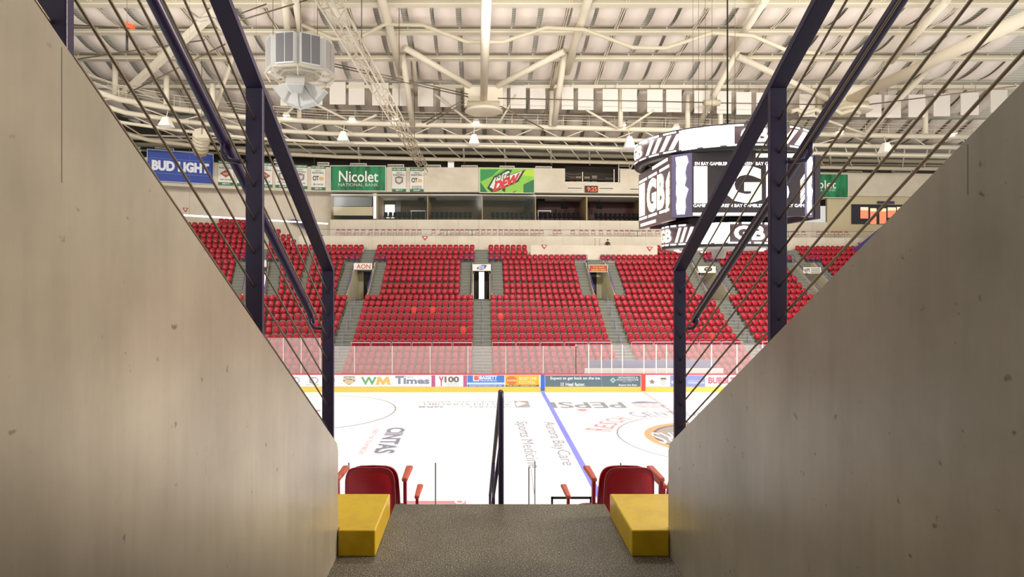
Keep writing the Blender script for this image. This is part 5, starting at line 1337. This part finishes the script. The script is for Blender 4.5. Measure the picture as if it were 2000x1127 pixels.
# central frame joining the rings
mb = MB(); mb.box(SX-2.2, SX+2.2, SYc-2.2, SYc+2.2, 11.3, 11.7); mb.build('lower_frame', black, sbd)
MB().box(SX-2.6, SX+2.6, SYc-2.6, SYc+2.6, 14.5, 15.0).build('upper_frame', black, sbd)
MB().box(SX-3.0, SX+3.0, SYc-3.0, SYc+3.0, 11.8, 14.6).build('core', mat('scoreboard_core', '#1a181b', .6), sbd)
yb = 28.0; zt_, zb_ = EYE+(VY-298)*yb/F, EYE+(VY-422)*yb/F
ff = Face(1352, 298, 1572, 422, ((1352-VX)*yb/F, yb, zt_), (220*yb/F, 0, 0), (0, 0, zb_-zt_), (0, -1, 0))
o = ff.rect(MB(), 1352, 298, 1572, 422, -.25, 0).build('front_screen', scr, sbd)
wl = MB(); yl = MB()
for q in ((1355, 325, 1381, 397), (1353, 415.5, 1480, 421), (1476, 300, 1556, 307.5)): ff.rect(MB(), *q, .01, .02).build('lit_bar', ledy, o)
ff.text(MB(), 'G', 1413, 324, 1487, 396.5, .02, .05).build('lit_letter', ledy, o); ff.text(MB(), 'B', 1496, 324, 1541, 396.5, .02, .05).build('lit_letter', ledy, o)
for k in range(4): ff.poly(MB(), [(1563, 352+13*k), (1571, 340+13*k), (1571, 350+13*k), (1563, 362+13*k)], .01, .02).build('lit_stripe', ledy, o)
ff.text(wl, 'EN BAY GAMBLERS', 1357, 316.5, 1424, 323, .02, .02); ff.text(wl, 'GREEN BAY GAMBLERS', 1446, 316.5, 1535, 323, .02, .02)
ff.text(wl, 'GAMBLERS   GREEN BAY GAMBLERS   GREEN BAY GAM', 1354, 398.5, 1570, 404.5, .02, .02)
wl.build('lettering', ledw, o)
# side screen facing away along the rink
xs = 9.1
Ya, Yb_ = 34.3, 28.6
sf_ = Face(0, 0, 100, 100, (xs, Ya, 14.62), (0, Yb_-Ya, 0), (0, 0, 11.55-14.62), (-1, 0, 0))
o = sf_.rect(MB(), 0, 0, 100, 100, -.25, 0).build('side_screen', scr2, sbd)
yl = MB(); wl = MB()
sf_.rect(MB(), 3, 20, 22, 78, .01, .02).build('lit_bar', ledy, o); sf_.text(MB(), 'G', 30, 20, 60, 78, .02, .05).build('lit_letter', ledy, o); sf_.text(MB(), 'B', 63, 20, 84, 78, .02, .05).build('lit_letter', ledy, o)
for k in range(4): sf_.poly(MB(), [(88, 38+13*k), (97, 24+13*k), (97, 34+13*k), (88, 48+13*k)], .01, .02).build('lit_stripe', ledy, o)
sf_.rect(MB(), 48, 1, 92, 6, .01, .02).build('lit_bar', ledy, o); sf_.rect(MB(), 8, 92, 58, 97, .01, .02).build('lit_bar', ledy, o)
for a in (3, 35, 70): sf_.rect(wl, a, 13, a+26, 17, .01, .02); sf_.rect(wl, a, 81, a+26, 85, .01, .02)
wl.build('lit_marking', ledw, o)
MB().box(15.95, 16.2, 28.6, 34.3, 11.6, 14.62).build('far_side_screen', scr, sbd); MB().box(9.9, 15.1, 34.7, 34.95, 11.6, 14.62).build('back_screen', scr, sbd)
# corner columns with glowing upright script
for (p0, p1, nm) in (((9.12, 28.62), (9.92, 28.02), 'corner'), ((15.14, 28.02), (15.94, 28.7), 'corner')):
    A0 = Vector((p0[0], p0[1], 14.62)); U = Vector((p1[0]-p0[0], p1[1]-p0[1], 0)); N = Vector((U.y, -U.x, 0))
    cf = Face(0, 0, 40, 130, A0, U, (0, 0, -2.95), N)
    o = cf.rect(MB(), 0, 0, 40, 130, -.2, 0).build('corner_column', mat('column_violet', '#6a6280', .5), sbd)
    mb = MB()
    pts = [(9, 6), (30, 5), (33, 18), (29, 27), (27, 40), (29, 52), (26, 66), (33, 74), (30, 84), (27, 96), (28, 110), (26, 125), (12, 125), (10, 108), (12, 92), (10, 80), (11, 60), (10, 40), (11, 22)]
    cf.poly(mb, pts[::-1], .01, .03); mb.build('lit_script', ledw, o)
# fittings under and cables over
MB().lathe((SX, SYc, 10.05), [(2.83, .33), (2.6, .2), (.4, .2), (.3, -.25), (0, -.25)], 32).build('under_tray', mat('tray_grey', '#8f8a80', .5), sbd)
for k in range(8):
    a = 2*PI*k/8; MB().lathe((SX+2.2*math.cos(a), SYc+2.2*math.sin(a), 10.15), [(.14, .1), (.14, .02), (0, .02)], 8).build('downlight', mat('soft_lamp', '#ffffff', .5, emit='#fff6e6', estr=.8), sbd)
MB().lathe((SX+1.6, SYc-2.3, 14.95), [(0, 0), (.25, 0), (.28, .3), (.15, .5), (0, .5)], 10).build('siren_dome', mat('olive_dark', '#4a4a38', .5), sbd)
MB().tube([(SX+.45, SYc, 15), (SX+.45, SYc, dz(SYc)+.05)], .04, 6).build('main_cable', black, sbd)
for x in (-1.2, -.9, -.55, -.2, 1.0): MB().tube([(SX+x, SYc+.4, 15), (SX+x*1.02, SYc+.4, dz(SYc))], .012, 4).build('hoist_wire', steelc, sbd)
for sx in (-3.6, 3.6):
    for sy in (-1.5, 1.5): MB().bar((SX+sx*.9, SYc+sy, 14.9), (SX+sx*.6, SYc+sy, 14.5), .1, .1).build('ring_bracket', black, sbd)
# clamp hanging on the level tie rod
p = S(1390, 201, 60); o = empty('tie_clamp', p, 'drum clamp on the level tie rod above the scoreboard', 'clamp')
MB().tube([p+Vector((-.8, 0, 0)), p+Vector((.8, 0, 0))], .3, 10).build('drum', joistm, o)
